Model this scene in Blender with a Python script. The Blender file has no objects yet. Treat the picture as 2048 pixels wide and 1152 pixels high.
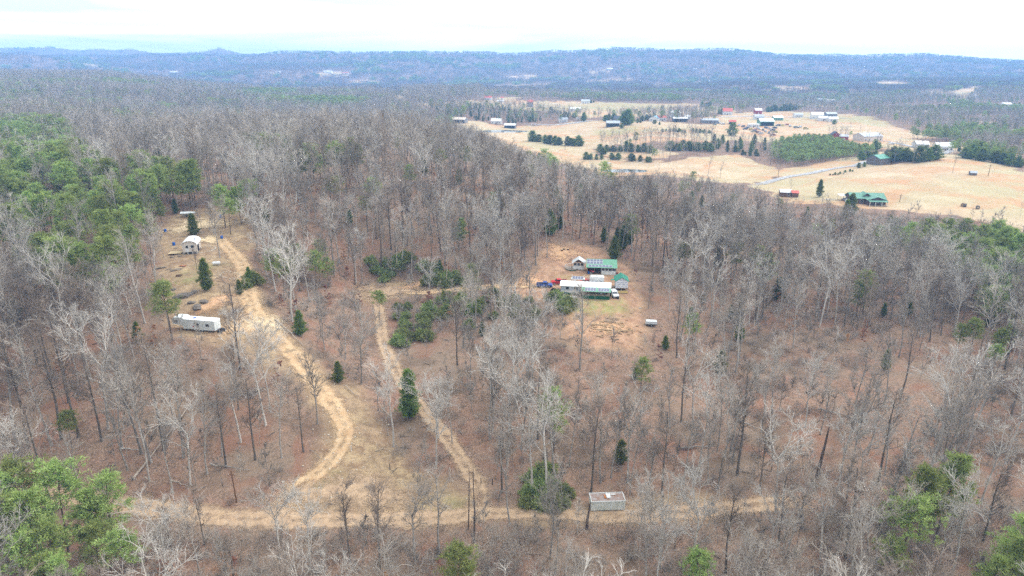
import bpy, math, random
import numpy as np
from mathutils import Vector, Matrix

random.seed(7)
RNG = np.random.default_rng(7)
scene = bpy.context.scene
COL = scene.collection
R = math.radians

# ---------------------------------------------------------------- camera
CAM_Z, PITCH, FPX = 80.0, R(18.1), 1366.0          # metres, radians, focal length in photo pixels (2048 wide)
cam = bpy.data.cameras.new('camera')
cam.sensor_width = 36.0
cam.lens = 36.0 * FPX / 2048.0
cam.clip_start, cam.clip_end = 1.0, 40000.0
camo = bpy.data.objects.new('camera', cam)
camo.location = (0, 0, CAM_Z)
camo.rotation_euler = (math.pi / 2 - PITCH, 0, 0)
COL.objects.link(camo)
scene.camera = camo

# ---------------------------------------------------------------- sky, sun, exposure
SUN_EL, SUN_AZ = R(40), R(66)                      # azimuth from +Y (view direction) towards +X
world = bpy.data.worlds.new('World')
scene.world = world
world.use_nodes = True
wn, wl = world.node_tree.nodes, world.node_tree.links
wn.clear()
wout = wn.new('ShaderNodeOutputWorld')
bg = wn.new('ShaderNodeBackground')
bg.inputs['Strength'].default_value = 0.1
sky = wn.new('ShaderNodeTexSky')
sky.sky_type = 'NISHITA'
sky.sun_disc = False
sky.sun_elevation = SUN_EL
sky.sun_rotation = SUN_AZ
sky.air_density, sky.dust_density, sky.ozone_density = 1.0, 2.0, 1.0
wtc = wn.new('ShaderNodeTexCoord')
wmap = wn.new('ShaderNodeMapping')
wmap.inputs['Scale'].default_value = (1.1, 1.6, 17.0)
wmap.inputs['Location'].default_value = (0.4, 0.2, 0.35)
wmap.inputs['Rotation'].default_value = (R(3), R(-4), 0)
wnoise = wn.new('ShaderNodeTexNoise')
wnoise.inputs['Scale'].default_value = 1.5
wnoise.inputs['Detail'].default_value = 7.0
wnoise.inputs['Roughness'].default_value = 0.55
wnoise.inputs['Distortion'].default_value = 0.6
wramp = wn.new('ShaderNodeMapRange')
wramp.inputs['From Min'].default_value = 0.43
wramp.inputs['From Max'].default_value = 0.72
wramp.inputs['To Min'].default_value = 0.0
wramp.inputs['To Max'].default_value = 1.0
# overcast brightens towards the veiled sun
wdot = wn.new('ShaderNodeVectorMath'); wdot.operation = 'DOT_PRODUCT'
wdot.inputs[1].default_value = (math.sin(SUN_AZ) * math.cos(SUN_EL), math.cos(SUN_AZ) * math.cos(SUN_EL), math.sin(SUN_EL))
wglow = wn.new('ShaderNodeMapRange')
wglow.inputs['From Min'].default_value = 0.15
wglow.inputs['From Max'].default_value = 1.0
wglow.inputs['To Min'].default_value = 0.0
wglow.inputs['To Max'].default_value = 1.0
wpow = wn.new('ShaderNodeMath'); wpow.operation = 'POWER'; wpow.inputs[1].default_value = 1.6
wcl = wn.new('ShaderNodeMixRGB')
wcl.inputs[1].default_value = (11.6, 12.8, 13.0, 1)   # thin grey-blue veil
wcl.inputs[2].default_value = (24.0, 24.4, 24.4, 1)   # bright cloud
wgl = wn.new('ShaderNodeMixRGB'); wgl.blend_type = 'ADD'
wgl.inputs[0].default_value = 1.0
wgc = wn.new('ShaderNodeMixRGB')
wgc.inputs[1].default_value = (0, 0, 0, 1)
wgc.inputs[2].default_value = (30, 29.2, 28.4, 1)         # glow of the veiled sun
wmix = wn.new('ShaderNodeMixRGB')
wmix.inputs[0].default_value = 0.9
wl.new(wtc.outputs['Generated'], wmap.inputs['Vector'])
wl.new(wmap.outputs[0], wnoise.inputs['Vector'])
wl.new(wnoise.outputs['Fac'], wramp.inputs['Value'])
wl.new(wtc.outputs['Generated'], wdot.inputs[0])
wl.new(wdot.outputs['Value'], wglow.inputs['Value'])
wl.new(wramp.outputs[0], wcl.inputs[0])
wl.new(wglow.outputs[0], wpow.inputs[0]); wl.new(wpow.outputs[0], wgc.inputs[0])
wl.new(wcl.outputs[0], wgl.inputs[1]); wl.new(wgc.outputs[0], wgl.inputs[2])
wl.new(sky.outputs[0], wmix.inputs[1]); wl.new(wgl.outputs[0], wmix.inputs[2])
wl.new(wmix.outputs[0], bg.inputs['Color'])
wl.new(bg.outputs[0], wout.inputs['Surface'])

sun = bpy.data.lights.new('sun', 'SUN')
sun.energy, sun.angle, sun.color = 1.5, R(12), (1.0, 0.955, 0.89)
suno = bpy.data.objects.new('sun', sun)
sd = Vector((math.sin(SUN_AZ) * math.cos(SUN_EL), math.cos(SUN_AZ) * math.cos(SUN_EL), math.sin(SUN_EL)))
suno.rotation_euler = (-sd).to_track_quat('-Z', 'Y').to_euler()
suno.location = (200, 100, 300)
COL.objects.link(suno)

vs = scene.view_settings
vs.view_transform, vs.look, vs.gamma, vs.exposure = 'Standard', 'None', 1.0, 0.12
vs.use_curve_mapping = False
scene.cycles.max_bounces = 5
scene.cycles.diffuse_bounces = 2
scene.cycles.glossy_bounces = 2
scene.cycles.transmission_bounces = 2
scene.cycles.transparent_max_bounces = 8
scene.cycles.volume_bounces = 2
scene.cycles.use_denoising = False
scene.cycles.use_adaptive_sampling = True
scene.cycles.adaptive_threshold = 0.02
scene.render.film_transparent = False

# ---------------------------------------------------------------- helpers
ALBEDO = 0.74                                      # paints and soils as albedo, not as the bright values in the picture
def S(r, g, b, k=1.0):
    f = lambda c: (c / 255 / 12.92 if c / 255 <= 0.04045 else ((c / 255 + 0.055) / 1.055) ** 2.4) * k * ALBEDO
    return (f(r), f(g), f(b))

_mats = {}
def mat(name, col, rough=0.8, var=0.18, scale=2.0, metal=0.0, spec=0.3, bump=0.0, col2=None, stripes=None, objrand=0.0):
    """procedural paint or wood or metal: base colour with grain; stripes = (axis, per metre) ribs"""
    if name in _mats: return _mats[name]
    m = bpy.data.materials.new(name); m.use_nodes = True
    n, l = m.node_tree.nodes, m.node_tree.links
    b = n['Principled BSDF']
    b.inputs['Roughness'].default_value = rough
    b.inputs['Metallic'].default_value = metal
    b.inputs['Specular IOR Level'].default_value = spec
    tc = n.new('ShaderNodeTexCoord')
    no = n.new('ShaderNodeTexNoise')
    no.inputs['Scale'].default_value = scale
    no.inputs['Detail'].default_value = 6
    no.inputs['Roughness'].default_value = 0.65
    l.new(tc.outputs['Object'], no.inputs['Vector'])
    mr = n.new('ShaderNodeMapRange')
    mr.inputs['From Min'].default_value, mr.inputs['From Max'].default_value = 0.3, 0.7
    l.new(no.outputs['Fac'], mr.inputs['Value'])
    mx = n.new('ShaderNodeMixRGB')
    lo = tuple(c * (1 - var) for c in col) if col2 is None else col2
    hi = tuple(min(1, c * (1 + var * 0.6)) for c in col) if col2 is None else col
    mx.inputs[1].default_value = (*lo, 1); mx.inputs[2].default_value = (*hi, 1)
    l.new(mr.outputs[0], mx.inputs[0])
    out = mx.outputs[0]
    if objrand:
        oi = n.new('ShaderNodeObjectInfo')
        hs = n.new('ShaderNodeHueSaturation')
        mv = n.new('ShaderNodeMapRange')
        mv.inputs['To Min'].default_value, mv.inputs['To Max'].default_value = 1 - objrand, 1 + objrand
        l.new(oi.outputs['Random'], mv.inputs['Value'])
        l.new(mv.outputs[0], hs.inputs['Value']); l.new(out, hs.inputs['Color'])
        out = hs.outputs[0]
    l.new(out, b.inputs['Base Color'])
    if bump or stripes:
        bp = n.new('ShaderNodeBump'); bp.inputs['Strength'].default_value = bump or 0.6
        bp.inputs['Distance'].default_value = 0.03
        if stripes:
            w = n.new('ShaderNodeTexWave'); w.wave_type = 'BANDS'; w.bands_direction = stripes[0]
            w.inputs['Scale'].default_value = stripes[1]
            l.new(tc.outputs['Object'], w.inputs['Vector']); l.new(w.outputs['Fac'], bp.inputs['Height'])
        else:
            l.new(no.outputs['Fac'], bp.inputs['Height'])
        l.new(bp.outputs[0], b.inputs['Normal'])
    _mats[name] = m
    return m

def tag(o, label=None, cat=None, group=None, kind=None):
    if label: o['label'] = label
    if cat: o['category'] = cat
    if group: o['group'] = group
    if kind: o['kind'] = kind
    return o

def link_mesh(name, me, parent=None):
    o = bpy.data.objects.new(name, me); COL.objects.link(o)
    if parent is not None: o.parent = parent
    return o

def empty(name, loc, rz=0.0, scale=1.0):
    o = bpy.data.objects.new(name, None); COL.objects.link(o)
    o.empty_display_size = 0.3
    o.location = loc; o.rotation_euler = (0, 0, rz); o.scale = (scale,) * 3
    return o

class G:
    """collects simple solids, then links them as ONE mesh object"""
    def __init__(s): s.v, s.f = [], []
    def add(s, vs_, fs):
        k = len(s.v); s.v += [tuple(p) for p in vs_]; s.f += [tuple(i + k for i in f) for f in fs]; return s
    def box(s, x0, x1, y0, y1, z0, z1):
        return s.add([(x0,y0,z0),(x1,y0,z0),(x1,y1,z0),(x0,y1,z0),(x0,y0,z1),(x1,y0,z1),(x1,y1,z1),(x0,y1,z1)],
                     [(0,3,2,1),(4,5,6,7),(0,1,5,4),(1,2,6,5),(2,3,7,6),(3,0,4,7)])
    def slab(s, pts, t):
        """a plate through 3 or 4 points (counter-clockwise from outside) with thickness t"""
        p = [Vector(q) for q in pts]; nn = (p[1]-p[0]).cross(p[2]-p[0]).normalized() * t; n = len(p)
        return s.add([*p, *[q - nn for q in p]],
                     [tuple(range(n)), tuple(range(2*n-1, n-1, -1)), *[(i, i+n, (i+1) % n + n, (i+1) % n) for i in range(n)]])
    def prism(s, poly, a0, a1, axis='y'):
        """polygon in (x,z) pushed along y, or in (y,z) pushed along x, or in (x,y) pushed along z"""
        n = len(poly)
        f = {'y': lambda p, a: (p[0], a, p[1]), 'x': lambda p, a: (a, p[0], p[1]), 'z': lambda p, a: (p[0], p[1], a)}[axis]
        return s.add([f(p, a0) for p in poly] + [f(p, a1) for p in poly],
                     [tuple(range(n)), tuple(range(2*n-1, n-1, -1)), *[(i, i+n, (i+1) % n + n, (i+1) % n) for i in range(n)]])
    def cyl(s, p0, p1, r0, r1=None, n=8, cap=True):
        r1 = r0 if r1 is None else r1
        p0, p1 = Vector(p0), Vector(p1); d = (p1-p0).normalized()
        a = d.orthogonal().normalized(); b = d.cross(a)
        vs_ = [p + (a*math.cos(2*math.pi*i/n) + b*math.sin(2*math.pi*i/n))*r for p, r in ((p0, r0), (p1, r1)) for i in range(n)]
        fs = [(i, (i+1) % n, (i+1) % n + n, i+n) for i in range(n)]
        if cap: fs += [tuple(range(n-1, -1, -1)), tuple(range(n, 2*n))]
        return s.add(vs_, fs)
    def chain(s, pts, rad, n=5):
        for i in range(len(pts)-1): s.cyl(pts[i], pts[i+1], rad[i], rad[i+1], n)
        return s
    def build(s, name, m, parent=None, fix=True):
        me = bpy.data.meshes.new(name); me.from_pydata(s.v, [], s.f)
        if fix:
            import bmesh
            bm = bmesh.new(); bm.from_mesh(me); bmesh.ops.recalc_face_normals(bm, faces=bm.faces); bm.to_mesh(me); bm.free()
        if m is not None: me.materials.append(m)
        return link_mesh(name, me, parent)

def copy_tree(o, parent=None):
    c = o.copy(); COL.objects.link(c)
    if parent is not None: c.parent = parent
    for ch in list(o.children): copy_tree(ch, c)
    return c

# camera rays: photo pixel (2048 x 1152) <-> world
CP, SP = math.cos(PITCH), math.sin(PITCH)
def ray(u, v):
    a, b = (u - 1024) / FPX, (576 - v) / FPX
    return np.array([a, CP + b * SP, -SP + b * CP])
def project(p):
    x, y, z = p[0], p[1], p[2] - CAM_Z
    d = CP * y - SP * z
    return 1024 + FPX * x / d, 576 - FPX * (SP * y + CP * z) / d
def mpp(p):                                        # metres per photo pixel at a point
    return (CP * p[1] - SP * (p[2] - CAM_Z)) / FPX
def height_to(p, vtop):                            # metres from ground point p up to photo row vtop
    a = (576 - vtop) / FPX
    return CAM_Z + p[1] * (a * CP - SP) / (CP + a * SP) - p[2]
# ================================================================ terrain
def vnoise(x, y, seed=0):
    xi, yi = np.floor(x).astype(np.int64), np.floor(y).astype(np.int64)
    fx, fy = x - xi, y - yi
    fx, fy = fx*fx*(3-2*fx), fy*fy*(3-2*fy)
    def h(a, b):
        n = (a * 374761393 + b * 668265263 + seed * 1442695041) & 0x7fffffff
        n = ((n ^ (n >> 13)) * 1274126177) & 0x7fffffff
        return ((n ^ (n >> 16)) & 0xffff) / 65535.0
    return (h(xi, yi)*(1-fx) + h(xi+1, yi)*fx)*(1-fy) + (h(xi, yi+1)*(1-fx) + h(xi+1, yi+1)*fx)*fy
def fbm(x, y, sc, oct_=4, seed=0):
    t, a, n = 0.0, 1.0, 0.0
    for i in range(oct_):
        t = t + a * (vnoise(x/sc, y/sc, seed+i) - 0.5); n += a; a *= 0.5; sc *= 0.5
    return t / n * 2
def sstep(e0, e1, x):
    t = np.clip((x-e0)/(e1-e0), 0, 1); return t*t*(3-2*t)

def from_px(u, v, z):
    d = ray(u, v); t = (z - CAM_Z) / d[2]; return (d[0]*t, d[1]*t, z)
def az(u, dist, z): return ((u-1024)/FPX/1.052*dist, dist, z)

CTRL_PX = [
 (0,985,1),(215,1005,.5),(420,1030,0),(700,1040,0),(950,1035,0),(1200,1030,0),(1600,1005,1),(2048,1000,2),
 (300,900,4),(100,850,6),(500,800,8),(250,750,11),(50,700,13),(380,665,16.5),(560,680,14.5),(500,600,19.5),
 (413,590,21),(377,505,23.5),(330,450,25),(440,425,27),(480,500,23),(660,700,9),(620,620,13),(600,540,18),(780,900,2),
 (640,770,8),(690,860,5),(600,960,1.5),(770,580,10),(720,600,9.8),(760,680,7),(800,760,5),(880,850,3),(960,960,.5),
 (850,640,8),(960,575,11),(1090,572,12),(1170,600,11.6),(1240,575,12),(1190,540,13.3),(1130,500,16),(1050,520,15),
 (1220,650,9.6),(1300,640,8.5),(1100,700,7.5),(1000,750,6),(1100,830,3.5),(1250,800,4.5),(1250,900,2),(1050,920,1.5),
 (1400,600,9),(1500,700,5),(1500,860,3),(1740,900,2.5),(1350,760,5),(1900,700,4),(1750,700,4),(1700,600,6),(1980,620,3),
 (1600,500,8),(1450,480,11),(1300,470,15),(1200,450,18),(850,500,18),(850,430,25),(700,480,22),(600,440,27),(720,400,30),
 (1000,430,24),
 (1735,405,8),(1950,400,10),(2048,460,6),(1900,312,17),(1750,335,12),(1430,320,9),(1480,350,5),(1230,340,4),(1240,302,8),
 (1300,258,16),(1450,270,13),(1600,290,9),(1745,285,11),(1850,300,10),(1560,248,14),(1700,237,13),(1000,262,12),
 (1020,240,13),(1180,218,16),(1300,218,14),(1400,232,14),(1000,206,22),(880,210,22),(1650,207,10),(2000,222,14),(2000,250,10),(1500,207,10)]
CTRL_W = [(0,60,1),(-60,60,1),(60,60,1),(0,0,5),(0,-100,10),(-150,0,5),(150,0,5),(-110,80,1.5),(110,90,2),
 (-70,350,35),(-20,385,27),(40,385,18),(90,375,10),(-150,340,32),(-200,300,28),(-120,450,27),(0,490,13),(-250,420,24),
 (-350,380,20),(-200,250,24),(-260,200,18),(-180,150,11),(-300,500,25),(150,350,6),(200,250,4),
 az(0,1500,47),az(200,1500,49),az(350,1500,36),az(500,1500,20),az(100,900,27),az(400,900,18),az(700,900,15),az(0,600,27),
 az(300,650,20),az(600,650,18),az(800,650,15),az(700,1500,18),az(850,1500,20),az(-300,700,27),az(-300,1500,45),
 az(2300,500,10),az(2400,1000,12),az(2400,300,4),
 az(0,2500,22),az(300,2500,16),az(600,2500,12),az(900,2500,12),az(1200,2500,14),az(1500,2500,28),az(1800,2500,26),az(2048,2500,34),az(2400,2500,34),
 az(-400,2500,22),az(0,3600,15),az(600,3600,15),az(1200,3600,15),az(1800,3600,15),az(2400,3600,15),az(-400,3600,15),
 az(0,5000,15),az(1000,5000,15),az(2048,5000,15),az(-600,5000,15),az(2700,5000,15)]
ctrl = np.array([from_px(*c) for c in CTRL_PX] + CTRL_W, dtype=float)
def warp(x, y):
    r = np.sqrt(x*x + y*y) + 1e-6
    k = np.log1p(r/80.0)/r
    return x*k, y*k
def tps_k(r2): return np.where(r2 > 1e-12, 0.5*r2*np.log(np.maximum(r2, 1e-12)), 0.0)
qx, qy = warp(ctrl[:,0], ctrl[:,1])
n_ = len(ctrl)
K = tps_k((qx[:,None]-qx)**2 + (qy[:,None]-qy)**2) + np.eye(n_)*2e-4
Pm = np.stack([np.ones(n_), qx, qy], 1)
A = np.zeros((n_+3, n_+3)); A[:n_,:n_] = K; A[:n_,n_:] = Pm; A[n_:,:n_] = Pm.T
W_ = np.linalg.solve(A, np.concatenate([ctrl[:,2], np.zeros(3)]))
def base_z(x, y):
    a, b = warp(x, y); out = np.empty_like(a)
    for i in range(0, a.size, 20000):
        aa, bb = a[i:i+20000], b[i:i+20000]
        out[i:i+20000] = tps_k((aa[:,None]-qx)**2 + (bb[:,None]-qy)**2) @ W_[:n_] + W_[n_] + W_[n_+1]*aa + W_[n_+2]*bb
    return out

# ridge crests: photo rows of the skyline turned into heights at the ridge's own distance
def crest(dist, pts, tree):
    xs, zs = [], []
    for u, v in pts:
        d = ray(u, v); t = dist/d[1]; xs.append(d[0]*t); zs.append(CAM_Z + d[2]*t - tree)
    return np.array(xs), np.array(zs)
D1, D2, D3 = 3600.0, 4700.0, 2950.0
C1 = crest(D1, [(-700,118),(-300,112),(0,110),(150,108),(300,106),(400,106),(520,104),(560,99),(650,100),(720,103),(800,101),(840,100),(900,102),(960,101),(1024,104),
   (1100,99),(1190,96),(1226,91),(1300,94),(1370,97),(1440,94),(1500,99),(1560,104),(1650,106),(1720,108),(1790,106),(1845,104),(1930,112),(2000,117),(2048,119),(2300,116),(2800,120)], 13)
C2 = crest(D2, [(-900,104),(-300,98),(0,93),(60,92),(100,91),(160,98),(200,94),(230,97),(258,94),(300,102),(340,104),(400,101),(440,92),(480,104),(520,106),(700,108),(1200,112),(2048,122),(2800,122)], 10)
C3 = crest(D3, [(-700,112),(-300,112),(-60,108),(40,101),(100,110),(150,119),(250,128),(330,140),(500,160),(2800,160)], 13)
def ridge_z(x, y):
    sp = fbm(x, y, 900, 4, 31)
    def one(D, C, w0, w1):
        zc = np.interp(x, C[0], C[1])
        yy = y + sp*300*sstep(80, 500, np.abs(y-D))          # spurs wander below the crest
        up = np.clip((yy-(D-w0))/w0, 0, 1); dn = np.clip((D+w1-yy)/w1, 0, 1)
        s = np.where(yy < D, up**1.5, dn**1.3)
        return zc*s
    z1, z2, z3 = one(D1, C1, 1350, 800), one(D2, C2, 800, 500), one(D3, C3, 700, 500)
    z = np.maximum(np.maximum(z1, z2), z3)
    spur = 1 - np.abs(fbm(x*1.6, y*0.7, 520, 4, 57))*2
    return z, spur

def axis_lines(a0, a1, b0, b1, s, g):
    """lines every s metres from a0 to a1, spacing growing by g beyond, out to b0 / b1"""
    L = list(np.arange(a0, a1+s*.5, s))
    st, p = s, L[-1]
    while p < b1: st *= 1+g; p += st; L.append(p)
    st, p, M = s, a0, []
    while p > b0: st *= 1+g; p -= st; M.append(p)
    return np.array(M[::-1] + L)
GX = axis_lines(-230, 250, -5200, 5200, 2.0, 0.016)
GY = axis_lines(70, 330, -260, 5050, 2.0, 0.0125)
XX, YY = np.meshgrid(GX, GY)
xf, yf = XX.ravel(), YY.ravel()
ZZ = base_z(xf, yf)
rr = np.sqrt(xf*xf + yf*yf)
ZZ += fbm(xf, yf, 26, 3, 3)*0.9*sstep(60, 110, rr)
ZZ += fbm(xf, yf, 170, 3, 5)*6.0*sstep(450, 1100, rr)
ZZ += fbm(xf, yf, 620, 3, 9)*13.0*sstep(1300, 2200, rr)
rz_, spur_ = ridge_z(xf, yf)
far_ = sstep(1900, 2700, yf)
crest_ = np.maximum(np.exp(-((yf-D1)/330)**2), np.maximum(np.exp(-((yf-D2)/330)**2), np.exp(-((yf-D3)/120)**2)*(xf < -1500)))
ZZ = np.where(rz_ > 0, np.maximum(ZZ, 0) * (1-far_*0.6)*(1-0.95*crest_) + rz_*far_ + (spur_-0.6)*np.minimum(rz_, 120)*0.30*far_*(1-0.85*crest_), ZZ)
ZZ = ZZ.reshape(XX.shape)

def zat(x, y):
    x, y = np.asarray(x, float), np.asarray(y, float)
    i = np.clip(np.searchsorted(GX, x)-1, 0, len(GX)-2); j = np.clip(np.searchsorted(GY, y)-1, 0, len(GY)-2)
    fx = np.clip((x-GX[i])/(GX[i+1]-GX[i]), 0, 1); fy = np.clip((y-GY[j])/(GY[j+1]-GY[j]), 0, 1)
    return (ZZ[j,i]*(1-fx)+ZZ[j,i+1]*fx)*(1-fy) + (ZZ[j+1,i]*(1-fx)+ZZ[j+1,i+1]*fx)*fy
TS = np.concatenate([np.arange(40, 500, 0.5), np.geomspace(500, 5000, 2500)])
def at(u, v, h=0.0):
    """where the sight line through a photo pixel meets the ground (or the ground raised by h): a real place on the land"""
    d = ray(u, v)
    X, Y, Zr = d[0]*TS, d[1]*TS, CAM_Z + d[2]*TS
    below = Zr <= zat(X, Y) + h
    k = int(np.argmax(below)) if below.any() else len(TS)-1
    return np.array([X[k], Y[k], float(zat(X[k], Y[k]))])
def path_px(pts): return np.array([at(u, v) for u, v in pts])
def smooth_path(P, step=1.5):
    P = np.asarray(P, float)
    out = []
    Q = np.vstack([2*P[0]-P[1], P, 2*P[-1]-P[-2]])
    for i in range(1, len(Q)-2):
        p0, p1, p2, p3 = Q[i-1], Q[i], Q[i+1], Q[i+2]
        n = max(2, int(np.linalg.norm(p2[:2]-p1[:2])/step))
        for t in np.arange(n)/n:
            out.append(0.5*((2*p1)+(-p0+p2)*t+(2*p0-5*p1+4*p2-p3)*t*t+(-p0+3*p1-3*p2+p3)*t**3))
    out.append(Q[-2])
    return np.array(out)
def dist_path(P, x, y):
    """distance to a dense path and the index of the closest sample"""
    d = np.full(x.shape, 1e9); k = np.zeros(x.shape, int)
    for i in range(len(P)):
        e = (x-P[i,0])**2 + (y-P[i,1])**2
        m = e < d; d[m] = e[m]; k[m] = i
    return np.sqrt(d), k

# --- tracks and lanes (photo pixels of their centre lines)
ROADS = {
 'left':  ([(436,470),(452,492),(474,515),(490,545),(497,580),(505,612),(527,645),(553,675),(585,712),(618,750),(655,800),(683,840),(692,868),(678,905),(640,945),(600,978),(560,1015),(545,1036)], 3.4),
 'bottom':([(-160,985),(40,990),(150,998),(235,1008),(330,1022),(430,1036),(545,1042),(700,1040),(850,1040),(950,1032),(1080,1026),(1200,1036),(1330,1028),(1480,1014),(1640,1000)], 3.6),
 'middle':([(745,592),(757,620),(762,650),(768,685),(785,730),(810,775),(842,815),(876,856),(905,895),(932,935),(955,975),(958,1028)], 3.2),
 'drive': ([(735,590),(790,585),(835,588),(880,583),(935,579),(1000,573),(1060,572),(1115,574)], 3.2),
}
LANES = {
 'lane': ([(1500,372),(1560,358),(1620,347),(1690,334),(1720,328),(1760,318),(1830,314),(1880,308),(1905,300)], 4.0),
 'barn': ([(1905,300),(1850,298),(1800,288),(1765,282),(1740,280)], 4.0),
 'county':([(1040,247),(1100,250),(1150,246),(1200,240)], 5.0),
 'street':([(1420,234),(1500,233),(1570,234),(1650,236),(1730,240)], 5.0),
 'yard': ([(1620,402),(1660,399),(1690,402)], 4.0),
}
PATHS = {k: smooth_path(path_px(p)) for k, (p, w) in ROADS.items()}
WIDTH = {k: w for k, (p, w) in ROADS.items()}
XXr, YYr = XX.ravel(), YY.ravel()
near = np.where((np.abs(XXr) < 240) & (YYr > 70) & (YYr < 340))[0]
def flatten_along(P, w):
    global ZZ
    zf = ZZ.ravel()
    zs = np.convolve(np.pad(P[:,2], 8, mode='edge'), np.ones(17)/17, 'valid')
    d, k = dist_path(P, XXr[near], YYr[near])
    m = 1 - sstep(w*0.55, w*0.55+3.0, d)
    zf[near] = zf[near]*(1-m) + zs[k]*m
    ZZ = zf.reshape(XX.shape)
for k in ('bottom', 'left', 'middle', 'drive'): flatten_along(PATHS[k], WIDTH[k])
# --- level pads where buildings stand: (pixel, radius m, blend m)
PADS = [((1170,592),10,6),((1185,546),9,5),((1242,572),4,4),((388,662),6.5,4),((379,503),4,4),((770,582),9,6),((1110,572),6,4),((1728,403),16,12),
        ((1215,1018),5,3),((1250,341),14,8),((1000,262),24,14),((1746,279),16,12),((1750,327),10,8)]
PADZ = {}
for (pu, pv), r_, b_ in PADS:
    p = at(pu, pv)
    d = np.hypot(XX-p[0], YY-p[1]); m = 1 - sstep(r_, r_+b_, d)
    ZZ = ZZ*(1-m) + p[2]*m
    PADZ[(pu, pv)] = p
# --- ponds sink a little below their level
PONDS = []
for (pu, pv), rx, ry in (((1250,341),17,9),((1000,262),30,15)):
    p = PADZ[(pu, pv)]
    e = ((XX-p[0])/rx)**2 + ((YY-p[1])/ry)**2
    ZZ = ZZ - 1.2*(1-sstep(0.75, 1.25, e))
    PONDS.append((p, rx, ry))

# --- land cover polygons (photo pixels on the ground) -> world
def poly_w(pts): return np.array([at(u, v)[:2] for u, v in pts])
def inpoly(P, x, y):
    c = np.zeros(x.shape, bool); n = len(P)
    for i in range(n):
        x0, y0 = P[i]; x1, y1 = P[i-1]
        if y0 == y1: continue
        m = ((y0 > y) != (y1 > y)) & (x < (x1-x0)*(y-y0)/(y1-y0)+x0)
        c ^= m
    return c
FIELDS = [poly_w(p) for p in (
 [(1500,372),(1545,360),(1600,348),(1690,332),(1720,318),(1760,326),(1830,328),(1880,312),(1930,310),(2048,345),(2200,390),(2300,470),(2048,468),(1970,445),(1900,428),(1800,420),(1700,414),(1600,408),(1560,395)],
 [(1140,305),(1200,313),(1330,324),(1420,311),(1480,309),(1560,338),(1560,352),(1480,368),(1400,360),(1330,352),(1180,345)],
 [(1190,300),(1290,300),(1350,306),(1340,318),(1230,312)],
 [(880,245),(940,240),(1000,250),(1100,252),(1180,240),(1210,240),(1330,243),(1400,250),(1500,240),(1560,240),(1640,262),(1700,268),(1650,276),(1560,288),(1500,282),(1440,286),(1380,283),(1330,283),(1200,293),(1150,288),(1050,283),(940,268)],
 [(820,209),(900,203),(1000,199),(1100,203),(1200,204),(1390,207),(1440,214),(1480,222),(1400,228),(1300,232),(1180,236),(1080,222),(1000,215),(900,218),(870,212)],
 [(1390,236),(1480,226),(1600,224),(1700,228),(1760,240),(1830,264),(1880,278),(1800,276),(1700,268),(1560,262),(1480,255)],
 [(1640,274),(1720,268),(1800,276),(1880,285),(1920,292),(1935,302),(1870,312),(1790,312),(1720,318),(1690,332),(1600,348),(1540,356),(1560,340),(1640,325),(1740,308),(1770,296)],
 [(890,250),(940,268),(1050,283),(1150,288),(1200,293),(1195,313),(1140,305),(1180,340),(1090,322),(1000,290),(940,272)],
 [(1170,160),(1260,157),(1270,162),(1180,166)],[(1300,170),(1400,166),(1410,171),(1310,176)],[(690,163),(760,160),(770,166),(700,168)],[(880,182),(960,178),(970,186),(890,190)],[(1100,186),(1200,183),(1210,190),(1110,193)],[(1740,214),(1900,212),(1910,222),(1760,224)],[(1540,176),(1620,173),(1630,179),(1550,182)],
 [(1010,153),(1070,150),(1080,156),(1020,160)],[(975,172),(1100,168),(1100,175),(990,179)],[(630,146),(690,143),(710,151),(640,153)],
 [(1560,206),(1700,208),(1700,214),(1560,211)],[(1880,196),(1950,172),(1985,172),(1925,203)],[(1840,190),(1870,178),(1890,192)],
 [(1970,212),(2048,208),(2048,222),(1985,222)],[(1920,242),(1990,240),(2000,249),(1935,250)],[(160,131),(200,129),(215,133),(180,135)],
 [(740,192),(800,189),(835,198),(780,201)],[(985,199),(1010,194),(1040,196),(1030,201)],[(300,147),(360,146),(370,150),(310,151)],[(1170,142),(1225,137),(1230,143),(1180,147)],
 [(1740,165),(1790,163),(1830,172),(1780,175)],[(1925,213),(1960,210),(1990,216),(1950,219)],[(520,146),(570,145),(560,149)],
)]
CLEARINGS = [poly_w(p) for p in (
 [(322,462),(340,436),(395,420),(445,412),(486,418),(496,470),(516,540),(535,610),(580,660),(640,730),(690,790),(720,830),(700,900),(640,960),(600,940),(650,880),(640,830),(600,780),(540,740),(480,700),(440,680),(345,674),(335,640),(322,600),(310,560),(322,520),(312,490)],
 [(715,590),(740,566),(800,560),(850,566),(850,580),(800,600),(730,606)],
 [(1020,585),(1030,552),(1075,520),(1092,490),(1130,478),(1190,496),(1240,515),(1268,560),(1285,600),(1300,650),(1280,700),(1190,706),(1130,680),(1110,615)],
 [(600,760),(700,760),(760,840),(800,930),(920,960),(960,1000),(960,1046),(560,1050),(600,985),(660,930),(690,860)],
 [(1020,1010),(1330,1000),(1480,1000),(1480,1030),(1330,1046),(1180,1056),(1020,1046)],
)]
GREENS = [poly_w(p) for p in (
 [(1118,600),(1240,596),(1262,620),(1240,640),(1140,636)],[(1105,552),(1240,552),(1240,560),(1105,562)],
 [(360,545),(400,530),(410,560),(400,580),(360,580)],[(455,490),(470,510),(482,540),(470,540),(455,515)],
 [(620,960),(660,945),(700,980),(680,1000),(630,1000)],[(860,990),(920,985),(930,1010),(860,1015)],
 [(1000,222),(1200,205),(1390,208),(1300,220),(1100,222)],[(1580,236),(1700,230),(1760,240),(1800,252),(1690,246)],
 [(1185,262),(1280,250),(1300,262),(1200,275)],[(1740,400),(1780,404),(1760,410)],
)]
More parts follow.
